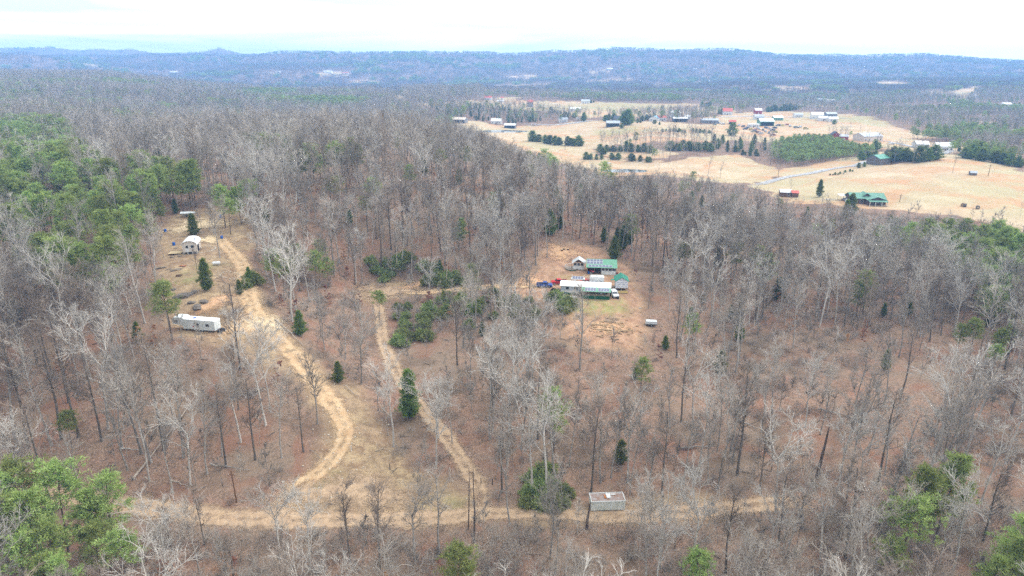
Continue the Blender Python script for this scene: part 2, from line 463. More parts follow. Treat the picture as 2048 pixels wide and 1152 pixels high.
jx = xf + fbm(xf, yf, 9, 3, 71)*np.clip(rr*0.022, 2.5, 30); jy = yf + fbm(xf, yf, 9, 3, 77)*np.clip(rr*0.022, 2.5, 30)
def cover(polys, blur=1):
    m = np.zeros(jx.shape)
    for P in polys: m[inpoly(P, jx, jy)] = 1
    m = m.reshape(XX.shape)
    for _ in range(blur):
        q = np.pad(m, 1, mode='edge'); m = (q[:-2,1:-1]+q[2:,1:-1]+q[1:-1,:-2]+q[1:-1,2:]+2*q[1:-1,1:-1])/6
    return m.ravel()
A_field, A_clear, A_green, A_clay = cover(FIELDS, 1), cover(CLEARINGS, 3), cover(GREENS, 2), cover(CLEARINGS[2:3], 4)

ny, nx = XX.shape
vv = np.stack([XX.ravel(), YY.ravel(), ZZ.ravel()], 1)
ii = np.arange(ny*nx).reshape(ny, nx)
ff = np.stack([ii[:-1,:-1].ravel(), ii[:-1,1:].ravel(), ii[1:,1:].ravel(), ii[1:,:-1].ravel()], 1)
def np_mesh(name, verts, quads):
    me = bpy.data.meshes.new(name)
    me.vertices.add(len(verts)); me.vertices.foreach_set('co', np.asarray(verts, np.float32).ravel())
    k = quads.shape[1]
    me.loops.add(quads.size); me.loops.foreach_set('vertex_index', quads.astype(np.int32).ravel())
    me.polygons.add(len(quads)); me.polygons.foreach_set('loop_start', np.arange(0, quads.size, k, dtype=np.int32))
    me.update(calc_edges=True)
    return me
ground_me = np_mesh('ground', vv, ff)
for nm, arr in (('field', A_field), ('clear', A_clear), ('green', A_green), ('clay', A_clay)):
    a = ground_me.attributes.new(nm, 'FLOAT', 'POINT'); a.data.foreach_set('value', arr.astype(np.float32))
ground_me.polygons.foreach_set('use_smooth', np.ones(len(ff), bool))

def ground_material():
    m = bpy.data.materials.new('leaf_litter_and_fields'); m.use_nodes = True
    n, l = m.node_tree.nodes, m.node_tree.links
    b = n['Principled BSDF']; b.inputs['Roughness'].default_value = 0.95; b.inputs['Specular IOR Level'].default_value = 0.1
    tc = n.new('ShaderNodeTexCoord')
    def noise(scale, detail=5, rough=0.6, dist=0.0):
        x = n.new('ShaderNodeTexNoise'); x.inputs['Scale'].default_value = scale; x.inputs['Detail'].default_value = detail
        x.inputs['Roughness'].default_value = rough; x.inputs['Distortion'].default_value = dist
        l.new(tc.outputs['Object'], x.inputs['Vector']); return x.outputs['Fac']
    def rng_(f, a, b_, c=0.0, d=1.0):
        x = n.new('ShaderNodeMapRange'); x.inputs['From Min'].default_value, x.inputs['From Max'].default_value = a, b_
        x.inputs['To Min'].default_value, x.inputs['To Max'].default_value = c, d
        l.new(f, x.inputs['Value']); return x.outputs[0]
    def mix(f, a, b_):
        x = n.new('ShaderNodeMixRGB')
        l.new(f, x.inputs[0])
        for k, q in ((1, a), (2, b_)):
            if isinstance(q, tuple): x.inputs[k].default_value = (*q, 1)
            else: l.new(q, x.inputs[k])
        return x.outputs[0]
    def att(s):
        x = n.new('ShaderNodeAttribute'); x.attribute_name = s; return x.outputs['Fac']
    def mul(a, k):
        x = n.new('ShaderNodeMath'); x.operation = 'MULTIPLY'; l.new(a, x.inputs[0])
        if isinstance(k, float): x.inputs[1].default_value = k
        else: l.new(k, x.inputs[1])
        return x.outputs[0]
    fine, mid, big, patch = noise(2.6, 8, 0.75), noise(0.35, 6, 0.65), noise(0.06, 4, 0.55), noise(0.012, 4, 0.5)
    leaf = mix(rng_(fine, 0.36, 0.64), S(84,69,59), S(188,158,136))
    leaf = mix(rng_(mid, 0.42, 0.60, 0, 0.7), leaf, S(164,130,110))
    leaf = mix(rng_(noise(0.8, 7, 0.75), 0.5, 0.66, 0, 0.7), leaf, S(96,78,64))
    leaf = mix(rng_(big, 0.46, 0.62, 0, 0.7), leaf, S(146,128,110))
    leaf = mix(rng_(noise(0.1, 5, 0.65, 0.8), 0.5, 0.66, 0, 0.8), leaf, S(148,108,88))
    leaf = mix(rng_(noise(0.045, 5, 0.6, 0.5), 0.52, 0.66, 0, 0.75), leaf, S(98,82,68))
    fieldc = mix(rng_(big, 0.35, 0.65), S(190,165,134), S(207,186,156))
    fieldc = mix(rng_(patch, 0.42, 0.62, 0, 0.6), fieldc, S(178,172,132))
    fieldc = mix(rng_(noise(0.02, 6, 0.65, 1.5), 0.47, 0.6, 0, 0.85), fieldc, S(198,152,114))
    fieldc = mix(rng_(noise(0.16, 7, 0.7), 0.45, 0.7, 0, 0.45), fieldc, S(168,148,116))
    clearc = mix(rng_(mid, 0.35, 0.65), S(160,136,110), S(190,162,130))
    clearc = mix(rng_(noise(0.16, 5, 0.6), 0.46, 0.62, 0, 0.85), clearc, S(200,174,136))
    clearc = mix(rng_(noise(0.25, 6, 0.7), 0.5, 0.66, 0, 0.7), clearc, S(158,120,94))
    clearc = mix(rng_(noise(0.5, 7, 0.75), 0.46, 0.6, 0, 0.55), clearc, S(132,112,90))
    clearc = mix(rng_(fine, 0.4, 0.7, 0, 0.55), clearc, S(112,94,76))
    greenc = mix(rng_(mid, 0.35, 0.65), S(140,140,86), S(158,162,100))
    clayc = mix(rng_(mid, 0.38, 0.62), S(176,134,108), S(202,164,134))
    clayc = mix(rng_(noise(0.3, 6, 0.7), 0.45, 0.65, 0, 0.8), clayc, S(140,112,92))
    clearc = mix(rng_(att('clay'), 0.2, 0.8, 0, 0.85), clearc, clayc)
    c = mix(rng_(att('clear'), 0.15, 0.75), leaf, clearc)
    c = mix(rng_(att('field'), 0.3, 0.7), c, fieldc)
    gm = mul(att('green'), rng_(noise(0.22, 5, 0.65), 0.4, 0.62, 0.0, 0.8))
    c = mix(gm, c, greenc)
    l.new(c, b.inputs['Base Color'])
    bp = n.new('ShaderNodeBump'); bp.inputs['Strength'].default_value = 0.7; bp.inputs['Distance'].default_value = 0.25
    l.new(fine, bp.inputs['Height']); l.new(bp.outputs[0], b.inputs['Normal'])
    return m
ground_me.materials.append(ground_material())
ground = link_mesh('ground', ground_me)
tag(ground, 'rolling ground of brown leaf litter, tan pasture and wooded hills', 'ground', kind='structure')

# --- dirt tracks: draped strips with two ruts and ragged edges
def dirt_material(name, c1, c2, c3, edge=True, rough=0.95):
    m = bpy.data.materials.new(name); m.use_nodes = True
    n, l = m.node_tree.nodes, m.node_tree.links
    b = n['Principled BSDF']; b.inputs['Roughness'].default_value = rough; b.inputs['Specular IOR Level'].default_value = 0.1
    tc = n.new('ShaderNodeTexCoord')
    def noise(s, d=6, r=0.65):
        x = n.new('ShaderNodeTexNoise'); x.inputs['Scale'].default_value = s; x.inputs['Detail'].default_value = d; x.inputs['Roughness'].default_value = r
        l.new(tc.outputs['Object'], x.inputs['Vector']); return x
    def mr(o, a, b_, c=0, d=1):
        x = n.new('ShaderNodeMapRange'); x.inputs['From Min'].default_value, x.inputs['From Max'].default_value = a, b_
        x.inputs['To Min'].default_value, x.inputs['To Max'].default_value = c, d; l.new(o, x.inputs['Value']); return x.outputs[0]
    m1 = n.new('ShaderNodeMixRGB'); m1.inputs[1].default_value = (*c1, 1); m1.inputs[2].default_value = (*c2, 1)
    l.new(mr(noise(0.5).outputs['Fac'], 0.35, 0.65), m1.inputs[0])
    m2 = n.new('ShaderNodeMixRGB'); m2.inputs[2].default_value = (*c3, 1); l.new(m1.outputs[0], m2.inputs[1])
    l.new(mr(noise(2.2, 8, 0.75).outputs['Fac'], 0.45, 0.72, 0, 0.8), m2.inputs[0])
    l.new(m2.outputs[0], b.inputs['Base Color'])
    if edge:
        a = n.new('ShaderNodeAttribute'); a.attribute_name = 'edge'
        add = n.new('ShaderNodeMath'); add.operation = 'ADD'; l.new(a.outputs['Fac'], add.inputs[0])
        l.new(mr(noise(0.55, 7, 0.75).outputs['Fac'], 0.3, 0.7, -0.6, 0.7), add.inputs[1])
        l.new(mr(add.outputs[0], 0.15, 0.95), b.inputs['Alpha'])
    return m
def strip(name, P, w, m, label, lift=0.09, ruts=0.07, n=12, wvar=0.25):
    t = np.gradient(P[:,:2], axis=0); t /= np.linalg.norm(t, axis=1)[:,None]+1e-9
    nr = np.stack([-t[:,1], t[:,0]], 1)
    s = np.linspace(-1, 1, n+1)
    ww = w/2*1.55*(1 + wvar*fbm(np.arange(len(P))*1.5, np.zeros(len(P)), 12, 2, 5))
    X = P[:,0][:,None] + nr[:,0][:,None]*ww[:,None]*s; Y = P[:,1][:,None] + nr[:,1][:,None]*ww[:,None]*s
    Zs = zat(X, Y) + lift - ruts*(np.exp(-((np.abs(s)-0.42)/0.13)**2))
    idx = np.arange(X.size).reshape(X.shape)
    q = np.stack([idx[:-1,:-1].ravel(), idx[:-1,1:].ravel(), idx[1:,1:].ravel(), idx[1:,:-1].ravel()], 1)
    me = np_mesh(name, np.stack([X.ravel(), Y.ravel(), Zs.ravel()], 1), q)
    rut = 1 - np.clip(np.abs(s), 0, 1)**1.5
    ends = np.clip(np.minimum(np.arange(len(P)), np.arange(len(P))[::-1])/6.0, 0, 1)
    e = (rut*1.05 + 0.4*np.exp(-((np.abs(s)-0.42)/0.13)**2) - 0.35*np.exp(-(s/0.2)**2))[None,:]*ends[:,None]
    a = me.attributes.new('edge', 'FLOAT', 'POINT'); a.data.foreach_set('value', e.astype(np.float32).ravel())
    me.polygons.foreach_set('use_smooth', np.ones(len(q), bool))
    me.materials.append(m)
    o = link_mesh(name, me); tag(o, label, 'track', kind='structure'); return o
M_dirt = dirt_material('rutted_tan_dirt', S(200,166,128), S(220,192,154), S(172,134,100))
M_dirt2 = dirt_material('grey_tan_dirt', S(184,156,128), S(204,176,144), S(150,122,98))
M_lane = dirt_material('gravel_lane', S(178,178,180), S(196,196,200), S(164,162,160))
strip('dirt_track', PATHS['left'], 4.3, M_dirt, 'rutted tan dirt track curving down the left hill past the trailer', 0.10)
strip('dirt_track', PATHS['bottom'], 4.0, M_dirt2, 'level dirt road running across the bottom of the hill', 0.12)
strip('dirt_track', PATHS['middle'], 3.2, M_dirt2, 'straight dirt track climbing the gully to the turnaround', 0.14, wvar=.15)
strip('dirt_track', PATHS['drive'], 3.6, M_dirt, 'dirt drive from the turnaround to the mobile home', 0.16)
for nm, (pts, w) in LANES.items():
    P = smooth_path(path_px(pts), 4.0)
    strip('gravel_lane', P, w*1.25, M_lane, {'lane': 'pale gravel lane curving through the tan field past the brown barn', 'barn': 'pale lane leading to the long white-roofed barn',
          'county': 'pale road behind the far pond', 'street': 'pale road along the far farmhouses', 'yard': 'drive beside the green-roofed ranch house'}[nm], 0.25, 0.0, 4, 0.05)
# turnaround pad of bare dirt
def blob_patch(name, c, rx, ry, m, label, lift=0.2, rot=0.0, seed=0):
    nr_, na = 8, 40
    X, Y, E = [], [], []
    for i in range(nr_+1):
        for j in range(na):
            a = 2*math.pi*j/na; r = i/nr_
            k = 1 + 0.22*math.sin(a*3+seed) + 0.12*math.sin(a*5+seed*2)
            x, y = math.cos(a)*rx*r*k, math.sin(a)*ry*r*k
            X.append(c[0]+x*math.cos(rot)-y*math.sin(rot)); Y.append(c[1]+x*math.sin(rot)+y*math.cos(rot)); E.append((1-r**1.5)*1.05)
    X, Y = np.array(X), np.array(Y)
    q = np.array([(i*na+j, i*na+(j+1) % na, (i+1)*na+(j+1) % na, (i+1)*na+j) for i in range(nr_) for j in range(na)])
    me = np_mesh(name, np.stack([X, Y, zat(X, Y)+lift], 1), q)
    a = me.attributes.new('edge', 'FLOAT', 'POINT'); a.data.foreach_set('value', np.array(E, np.float32))
    me.materials.append(m); o = link_mesh(name, me); tag(o, label, 'dirt', kind='structure'); return o
M_sand = dirt_material('pale_sandy_dirt', S(218,192,154), S(234,212,174), S(190,158,122))
M_red = dirt_material('orange_clay', S(208,164,128), S(220,184,144), S(180,134,102))
blob_patch('bare_dirt', at(775,583), 12, 8, M_dirt2, 'bare dirt turnaround at the head of the gully track', 0.2, 0.2, 1)
blob_patch('bare_dirt', at(835,572), 7, 3, M_red, 'orange clay bank behind the turnaround', 0.24, 0.1, 2)
blob_patch('bare_dirt', at(395,452), 13, 8, M_sand, 'pale sandy patch at the top of the left clearing', 0.16, 0.3, 2.5)
blob_patch('bare_dirt', at(415,480), 6, 6, M_sand, 'pale worn ground beside the arched cabin', 0.18, 0.3, 4)
blob_patch('bare_dirt', at(478,655), 9, 4.5, M_dirt, 'worn tan ground between the trailer and the track', 0.15, 0.1, 3)
blob_patch('bare_dirt', at(535,650), 6, 6, M_sand, 'pale gravelly widening of the left track', 0.2, 0.4, 5)
blob_patch('bare_dirt', at(430,605), 6, 3.5, M_red, 'scraped orange clay below the lone cedar', 0.15, 0.9, 6)
blob_patch('bare_dirt', at(1215,655), 8, 5, M_red, 'scraped clay ground around the split firewood', 0.15, 0.1, 7)
blob_patch('bare_dirt', at(1125,505), 8, 8, M_red, 'bare clay slope behind the gazebo', 0.15, 0.1, 8)
blob_patch('bare_dirt', at(1070,566), 9, 4, M_red, 'worn clay parking ground beside the pickups', 0.17, 0.1, 9)
blob_patch('bare_dirt', at(700,985), 16, 5, M_dirt2, 'worn stony ground between the two tracks', 0.12, 0.0, 10)

def water(name, p, rx, ry, label):
    g = G(); n = 40
    ring = [(p[0]+math.cos(2*math.pi*i/n)*rx*(1+.12*math.sin(i*.9)), p[1]+math.sin(2*math.pi*i/n)*ry*(1+.1*math.cos(i*1.3)), p[2]-0.35) for i in range(n)]
    g.add(ring, [tuple(range(n))])
    m = _mats.get('pond_water')
    if m is None:
        m = mat('pond_water', (0.10, 0.12, 0.12), 0.08, 0.1, 0.3, spec=1.0)
    o = g.build(name, m); tag(o, label, 'pond', kind='structure')
water('pond', PONDS[0][0], PONDS[0][1], PONDS[0][2], 'small pale pond beyond the wooded hillside')
water('pond', PONDS[1][0], PONDS[1][1], PONDS[1][2], 'pale pond below the farm sheds in the pasture')
# ================================================================ trees
class TB:
    """fast mesh collector for trees (triangles)"""
    def __init__(s): s.v, s.f, s.mi, s.c = [], [], [], 0
    def tube(s, pts, rad, n, mi=0):
        P = np.asarray(pts, float); k0 = s.c
        rings = []
        for i in range(len(P)):
            d = P[min(i+1, len(P)-1)] - P[max(i-1, 0)]; d = d/(np.linalg.norm(d)+1e-9)
            a = np.cross(d, (0.31, 0.95, 0.05) if abs(d[1]) < 0.9 else (1, 0, 0)); a /= np.linalg.norm(a)+1e-9; b = np.cross(d, a)
            an = np.arange(n)*2*math.pi/n
            rings.append(P[i] + (np.outer(np.cos(an), a) + np.outer(np.sin(an), b))*rad[i])
        s.v.append(np.concatenate(rings)); s.c += len(P)*n
        for i in range(len(P)-1):
            for j in range(n):
                a0, a1 = k0+i*n+j, k0+i*n+(j+1) % n
                s.f += [(a0, a1, a1+n), (a0, a1+n, a0+n)]; s.mi += [mi, mi]
    def tris(s, T, mi=0):
        """T: (n,3,3)"""
        n = len(T); k = s.c
        s.v.append(T.reshape(-1, 3)); s.c += n*3
        s.f += [(k+3*i, k+3*i+1, k+3*i+2) for i in range(n)]; s.mi += [mi]*n
    def mesh(s, name, mats, smooth=False):
        me = np_mesh(name, np.concatenate(s.v), np.array(s.f))
        for m in mats: me.materials.append(m)
        if len(mats) > 1: me.polygons.foreach_set('material_index', np.array(s.mi, np.int32))
        if smooth: me.polygons.foreach_set('use_smooth', np.ones(len(s.f), bool))
        return me

def rnd(rg, a, b): return a + (b-a)*rg.random()
def unit(v): return v/(np.linalg.norm(v)+1e-9)
def side(rg, d):
    a = rg.normal(size=3); a -= d*np.dot(a, d); return unit(a)

def grow(rg, p, d, L, segs, wander, up):
    pts = [np.array(p, float)]
    for i in range(segs):
        d = unit(d + rg.normal(size=3)*wander + np.array([0, 0, up]))
        pts.append(pts[-1] + d*L/segs)
    return pts

def bare_tree(seed, H, form, lod=0):
    """form 0: tall forest tree; 1: forked; 2: spreading crown; lod 0 near, 1 middle distance, 2 far"""
    rg = np.random.default_rng(seed)
    tr, cr = TB(), TB()
    r0 = H*0.0105*rnd(rg, 0.85, 1.2)
    lean = np.array([rnd(rg, -.07, .07), rnd(rg, -.07, .07), 1.0])
    sides = (7, 5, 3)[lod]
    top = {0: 0.93, 1: 0.55, 2: 0.62}[form]*H
    ns = (9, 5, 3)[lod]
    tp = grow(rg, (0, 0, -0.8), unit(lean), top+0.8, ns, 0.035, 0.03)
    rt = [r0*(1 - 0.72*(i/ns)*(top/H)) for i in range(ns+1)]
    rt[0] *= 1.45
    tr.tube(tp, rt, sides)
    leaders = [(tp, rt)]
    if form:
        for k in range(int(rnd(rg, 2, 4.2))):
            d = unit(np.array([0, 0, 1.0]) + side(rg, np.array([0, 0, 1.0]))*rnd(rg, .3, .55 if form == 1 else .85))
            lp = grow(rg, tp[-1], d, H-top, (6, 4, 2)[lod], 0.10, 0.10)
            lr = np.linspace(rt[-1]*0.8, 0.03, len(lp))
            cr.tube(lp, lr, sides-2 if lod < 2 else 3); leaders.append((lp, lr))
    lo = {0: rnd(rg, .38, .55), 1: .40, 2: .36}[form]
    nl = (rnd(rg, 15, 20), 9, 6)[lod]/(1 if not form else len(leaders)*0.72)
    wt = (1.0, 1.7, 3.2)[lod]
    for li, (lp, lr) in enumerate(leaders):
        for k in range(int(nl)):
            t = (k + rg.random())/int(nl)
            if li == 0 and not form: t = lo + (1-lo)*t
            elif li == 0: t = lo/0.6 + (1-lo/0.6)*t
            else: t = 0.12 + 0.88*t
            f = min(max(t, 0), .999)*(len(lp)-1); i = int(f); p = lp[i] + (lp[i+1]-lp[i])*(f-i); r = lr[i] + (lr[i+1]-lr[i])*(f-i)
            ax = unit(lp[i+1]-lp[i])
            ang = rnd(rg, .75, 1.25) - 0.45*t
            d = unit(ax*math.cos(ang) + side(rg, ax)*math.sin(ang))
            L = H*rnd(rg, .18, .33)*(1.15-.55*t)*(1.25 if form == 2 else 1.0)*(0.9 if li else 1)
            bp = grow(rg, p, d, L, (5, 3, 2)[lod], .16, .10)
            br = np.linspace(max(min(r*.62, .2 if form == 2 else .16), .05), .022*wt, len(bp))
            cr.tube(bp, br, (4, 3, 3)[lod])
            for q in range((6, 4, 3)[lod]):
                s_ = rnd(rg, .2, 1); f = min(s_, .999)*(len(bp)-1); i = int(f); p2 = bp[i] + (bp[i+1]-bp[i])*(f-i)
                ax2 = unit(bp[i+1]-bp[i]); d2 = unit(ax2*.75 + side(rg, ax2)*rnd(rg, .5, .9) + np.array([0, 0, .15]))
                L2 = L*rnd(rg, .28, .5)
                sp_ = grow(rg, p2, d2, L2, (3, 2, 1)[lod], .2, .06)
                cr.tube(sp_, np.linspace(.042, .022, len(sp_))*wt, 3)
                if lod == 2: continue
                for w in range((4, 3)[lod]):
                    f = min(rnd(rg, .15, 1), .999)*(len(sp_)-1); i = int(f); p3 = sp_[i] + (sp_[i+1]-sp_[i])*(f-i)
                    ax3 = unit(sp_[i+1]-sp_[i]); d3 = unit(ax3*.8 + side(rg, ax3)*rnd(rg, .4, .9) + np.array([0, 0, .2]))
                    L3 = rnd(rg, .5, 1.15)
                    tw = [p3, p3 + d3*L3]
                    cr.tube(tw, [.018*wt, .009*wt], 3)
                    if lod == 0:
                        for _ in range(2):
                            d4 = unit(d3 + side(rg, d3)*.7); p4 = p3 + d3*L3*rnd(rg, .3, .9)
                            cr.tube([p4, p4 + d4*rnd(rg, .3, .7)], [.013, .008], 3)
    return tr, cr

def tuft_tris(rg, centers, dirs, L, Wd, per):
    c = np.repeat(np.asarray(centers), per, 0); d = np.repeat(np.asarray(dirs), per, 0)
    n = len(c)
    d = d + rg.normal(size=(n, 3))*0.75; d /= np.linalg.norm(d, axis=1)[:, None]+1e-9
    s_ = np.cross(d, rg.normal(size=(n, 3))); s_ /= np.linalg.norm(s_, axis=1)[:, None]+1e-9
    l_ = (L*(0.6+0.8*rg.random(n)))[:, None]; w_ = (Wd*(0.6+0.8*rg.random(n)))[:, None]
    c = c + rg.normal(size=(n, 3))*L*0.35
    return np.stack([c - s_*w_*.5, c + s_*w_*.5, c + d*l_], 1)

def pine_tree(seed, H, crown=0.5, lod=0, wide=1.0):
    rg = np.random.default_rng(seed); tr, cr = TB(), TB()
    r0 = H*.0115
    tp = grow(rg, (0, 0, -.8), unit(np.array([rnd(rg, -.05, .05), rnd(rg, -.05, .05), 1])), H+.6, (8, 4, 3)[lod], .03, .03)
    rt = np.linspace(r0*1.2, .04, len(tp)); tr.tube(tp, rt, (6, 4, 3)[lod])
    z0 = 1-crown
    nw = (14, 9, 6)[lod]
    C, D = [], []
    for w in range(nw):
        t = z0 + (0.99-z0)*((w+rg.random()*.8)/nw)
        f = t*(len(tp)-1)*.999; i = int(f); p = tp[i] + (tp[i+1]-tp[i])*(f-i)
        s_ = (t-z0)/(1-z0)
        Lw = H*.19*wide*(0.55+0.75*math.sin(math.pi*min(1, .28+.72*s_)))*(1 if s_ < .9 else .7)
        a0 = rg.random()*6.28
        for k in range(int(rnd(rg, 3, 5.6))):
            a = a0 + k*6.28/4.3 + rnd(rg, -.4, .4); L = Lw*rnd(rg, .55, 1.15)
            d = unit(np.array([math.cos(a), math.sin(a), rnd(rg, -.08, .25) + .45*s_]))
            bp = grow(rg, p, d, L, (3, 2, 1)[lod], .12, .05)
            cr.tube(bp, np.linspace(.05, .02, len(bp))*(1, 1, 1.5)[lod], 3, 0)
            m = (9, 6, 3)[lod]
            for q in range(m):
                g = rnd(rg, .35, 1.0); f2 = g*(len(bp)-1)*.999; j = int(f2); pc = bp[j] + (bp[j+1]-bp[j])*(f2-j)
                C.append(pc + rg.normal(size=3)*np.array([.5, .5, .13])*L*.3); D.append(unit(d + np.array([0, 0, .55])))
    per = (9, 6, 5)[lod]
    cr.tris(tuft_tris(rg, C, D, (.62, .9, 1.5)[lod], (.17, .34, .8)[lod], per), 1)
    return tr, cr

def cedar_tree(seed, H, wid, lod=0, ragged=.42, ztop=1.0):
    rg = np.random.default_rng(seed); tr, cr = TB(), TB()
    tp = grow(rg, (0, 0, -.5), np.array([0, 0, 1.0]), H*.96+.5, (5, 3, 2)[lod], .03, .05)
    tr.tube(tp, np.linspace(H*.018, .03, len(tp)), (6, 4, 3)[lod])
    n = (520, 260, 70)[lod]
    t = rg.random(n)**1.25; a = rg.random(n)*6.283
    prof = np.minimum(1, .35+3.5*t)*(1-t)**.6*ztop
    lob = 1 + ragged*np.sin(a*3+t*17+seed) + ragged*.7*np.sin(a*5-t*29)
    rr_ = wid*.5*prof*lob*np.sqrt(.25+.75*rg.random(n))
    C = np.stack([np.cos(a)*rr_, np.sin(a)*rr_, H*(.07+.93*t)], 1)
    D = np.stack([np.cos(a)*.8, np.sin(a)*.8, np.full(n, .75)], 1)
    cr.tris(tuft_tris(rg, C, D, (.55, .75, 1.3)[lod]*H/9, (.2, .32, .75)[lod]*H/9, (9, 6, 6)[lod]), 1)
    return tr, cr

def bush(seed, H, W, lod=0):
    rg = np.random.default_rng(seed); cr = TB()
    for k in range(5):
        a = rg.random()*6.28
        cr.tube([(0, 0, -.2), (math.cos(a)*W*.25, math.sin(a)*W*.25, H*.55)], [.05, .02], 3, 0)
    n = (230, 90)[lod]
    v = rg.normal(size=(n, 3)); v /= np.linalg.norm(v, axis=1)[:, None]; v[:, 2] = np.abs(v[:, 2])
    k = (.55+.45*rg.random(n))[:, None]*(1+.3*np.sin(v[:, :1]*5+seed)*np.cos(v[:, 1:2]*4))
    C = v*k*np.array([W*.5, W*.5, H*.9]); C[:, 2] += .1
    cr.tris(tuft_tris(rg, C, v+np.array([0, 0, .3]), .38*max(H, 1.2)/2, .2*max(H, 1.2)/2, 7), 1)
    return cr

def brush(seed, H, n=26):
    """leafless thicket: stems and twigs from one root"""
    rg = np.random.default_rng(seed); cr = TB()
    for k in range(n):
        a = rg.random()*6.28; q = rg.random()*H*.45
        d = unit(np.array([math.cos(a)*.45, math.sin(a)*.45, 1]))
        st = grow(rg, (math.cos(a)*q, math.sin(a)*q, -.1), d, H*rnd(rg, .5, 1), 3, .18, .02)
        cr.tube(st, [.022, .017, .013, .008], 3)
        for w in range(7):
            f = rnd(rg, .3, .99)*3; i = int(f); p = st[i]+(st[i+1]-st[i])*(f-i)
            cr.tube([p, p+unit(side(rg, d)+d*.8)*H*rnd(rg, .12, .3)], [.011, .006], 3)
    return cr

def leafy_sapling(seed, H):
    """young beech that has kept its dry tan leaves"""
    rg = np.random.default_rng(seed); cr = TB()
    tp = grow(rg, (0, 0, -.3), np.array([0, 0, 1.0]), H, 4, .08, .05); cr.tube(tp, np.linspace(.06, .015, 5), 4, 0)
    C, D = [], []
    for k in range(22):
        f = rnd(rg, .25, .98)*4; i = int(f); p = tp[i]+(tp[i+1]-tp[i])*(f-i); a = rg.random()*6.28
        d = unit(np.array([math.cos(a), math.sin(a), .25])); L = H*rnd(rg, .12, .3)*(1.25-f/4)
        cr.tube([p, p+d*L], [.02, .008], 3, 0)
        for q in range(7): C.append(p+d*L*rnd(rg, .3, 1.1)); D.append(d)
    cr.tris(tuft_tris(rg, C, D, .3, .22, 3), 1)
    return cr

# --- materials
def foliage(name, c1, c2, rand=.28):
    m = bpy.data.materials.new(name); m.use_nodes = True
    n, l = m.node_tree.nodes, m.node_tree.links
    n.remove(n['Principled BSDF']); out = n['Material Output']
    tc = n.new('ShaderNodeTexCoord'); no = n.new('ShaderNodeTexNoise'); no.inputs['Scale'].default_value = .9; no.inputs['Detail'].default_value = 5
    l.new(tc.outputs['Object'], no.inputs['Vector'])
    mr = n.new('ShaderNodeMapRange'); mr.inputs['From Min'].default_value, mr.inputs['From Max'].default_value = .34, .66
    l.new(no.outputs['Fac'], mr.inputs['Value'])
    mx = n.new('ShaderNodeMixRGB'); mx.inputs[1].default_value = (*c1, 1); mx.inputs[2].default_value = (*c2, 1); l.new(mr.outputs[0], mx.inputs[0])
    oi = n.new('ShaderNodeObjectInfo'); hs = n.new('ShaderNodeHueSaturation')
    v = n.new('ShaderNodeMapRange'); v.inputs['To Min'].default_value, v.inputs['To Max'].default_value = 1-rand, 1+rand
    h = n.new('ShaderNodeMapRange'); h.inputs['To Min'].default_value, h.inputs['To Max'].default_value = .475, .515
    l.new(oi.outputs['Random'], v.inputs['Value']); l.new(oi.outputs['Random'], h.inputs['Value'])
    l.new(v.outputs[0], hs.inputs['Value']); l.new(h.outputs[0], hs.inputs['Hue']); l.new(mx.outputs[0], hs.inputs['Color'])
    df, tl, ms = n.new('ShaderNodeBsdfDiffuse'), n.new('ShaderNodeBsdfTranslucent'), n.new('ShaderNodeMixShader')
    ms.inputs[0].default_value = .3
    l.new(hs.outputs[0], df.inputs['Color']); l.new(hs.outputs[0], tl.inputs['Color'])
    l.new(df.outputs[0], ms.inputs[1]); l.new(tl.outputs[0], ms.inputs[2]); l.new(ms.outputs[0], out.inputs['Surface'])
    return m
M_bark = mat('grey_bark', S(192,185,176), 0.95, .25, 1.5, col2=S(132,124,116), objrand=.3)
M_twig = mat('grey_twigs', S(190,181,170), 0.95, .2, .25, col2=S(146,136,125), objrand=.42)
M_pale = mat('pale_limbs', S(214,208,199), 0.9, .2, .4, col2=S(186,178,168), objrand=.2)
M_dkt = mat('brown_twigs', S(168,152,138), 0.95, .2, .3, col2=S(126,112,100), objrand=.3)
M_dkb = mat('dark_bark', S(140,130,120), 0.95, .25, 1.5, col2=S(88,80,72), objrand=.3)
M_fartwig = mat('dusky_twigs', S(150,138,132), 0.95, .2, .02, col2=S(112,102,100), objrand=.2)
M_pbark = mat('pine_bark', S(128,112,102), 0.95, .2, 1.5, col2=S(88,74,66))
M_pine = foliage('pine_needles', S(138,162,88), S(178,192,120))
M_cedar = foliage('cedar_needles', S(102,124,60), S(140,154,84))
M_laurel = foliage('laurel_leaves', S(140,156,92), S(176,184,120))
M_beech = foliage('dry_beech_leaves', S(176,128,98), S(202,156,122))

def merged(t, c, name, mats):
    """trunk and crown in one small mesh for trees far away"""
    o = TB(); o.v = t.v + c.v; o.f = list(t.f) + [tuple(i+t.c for i in f) for f in c.f]; o.mi = list(t.mi)+list(c.mi); o.c = t.c+c.c
    return o.mesh(name, mats)
BARE, FULL = [], {'bare': [], 'pine': [], 'cedar': []}
for k in range(12):
    f = (0, 0, 0, 1, 2, 0, 1, 0, 2, 1, 0, 2)[k]; H = (21, 23, 19, 21, 18, 22, 20, 17, 16, 22, 20, 19)[k]
    t, c = bare_tree(100+k, H, f)
    tw = M_pale if k in (4, 8, 9) else M_dkt if k in (1, 7, 10) else M_twig
    FULL['bare'].append(merged(t, c, 'bare_tree', [tw]))
    BARE.append((t.mesh('trunk', [M_pale if k in (4, 8, 9) else M_dkb if k in (1, 7, 10) else M_bark], True), c.mesh('crown', [tw]), H))
PINE = []
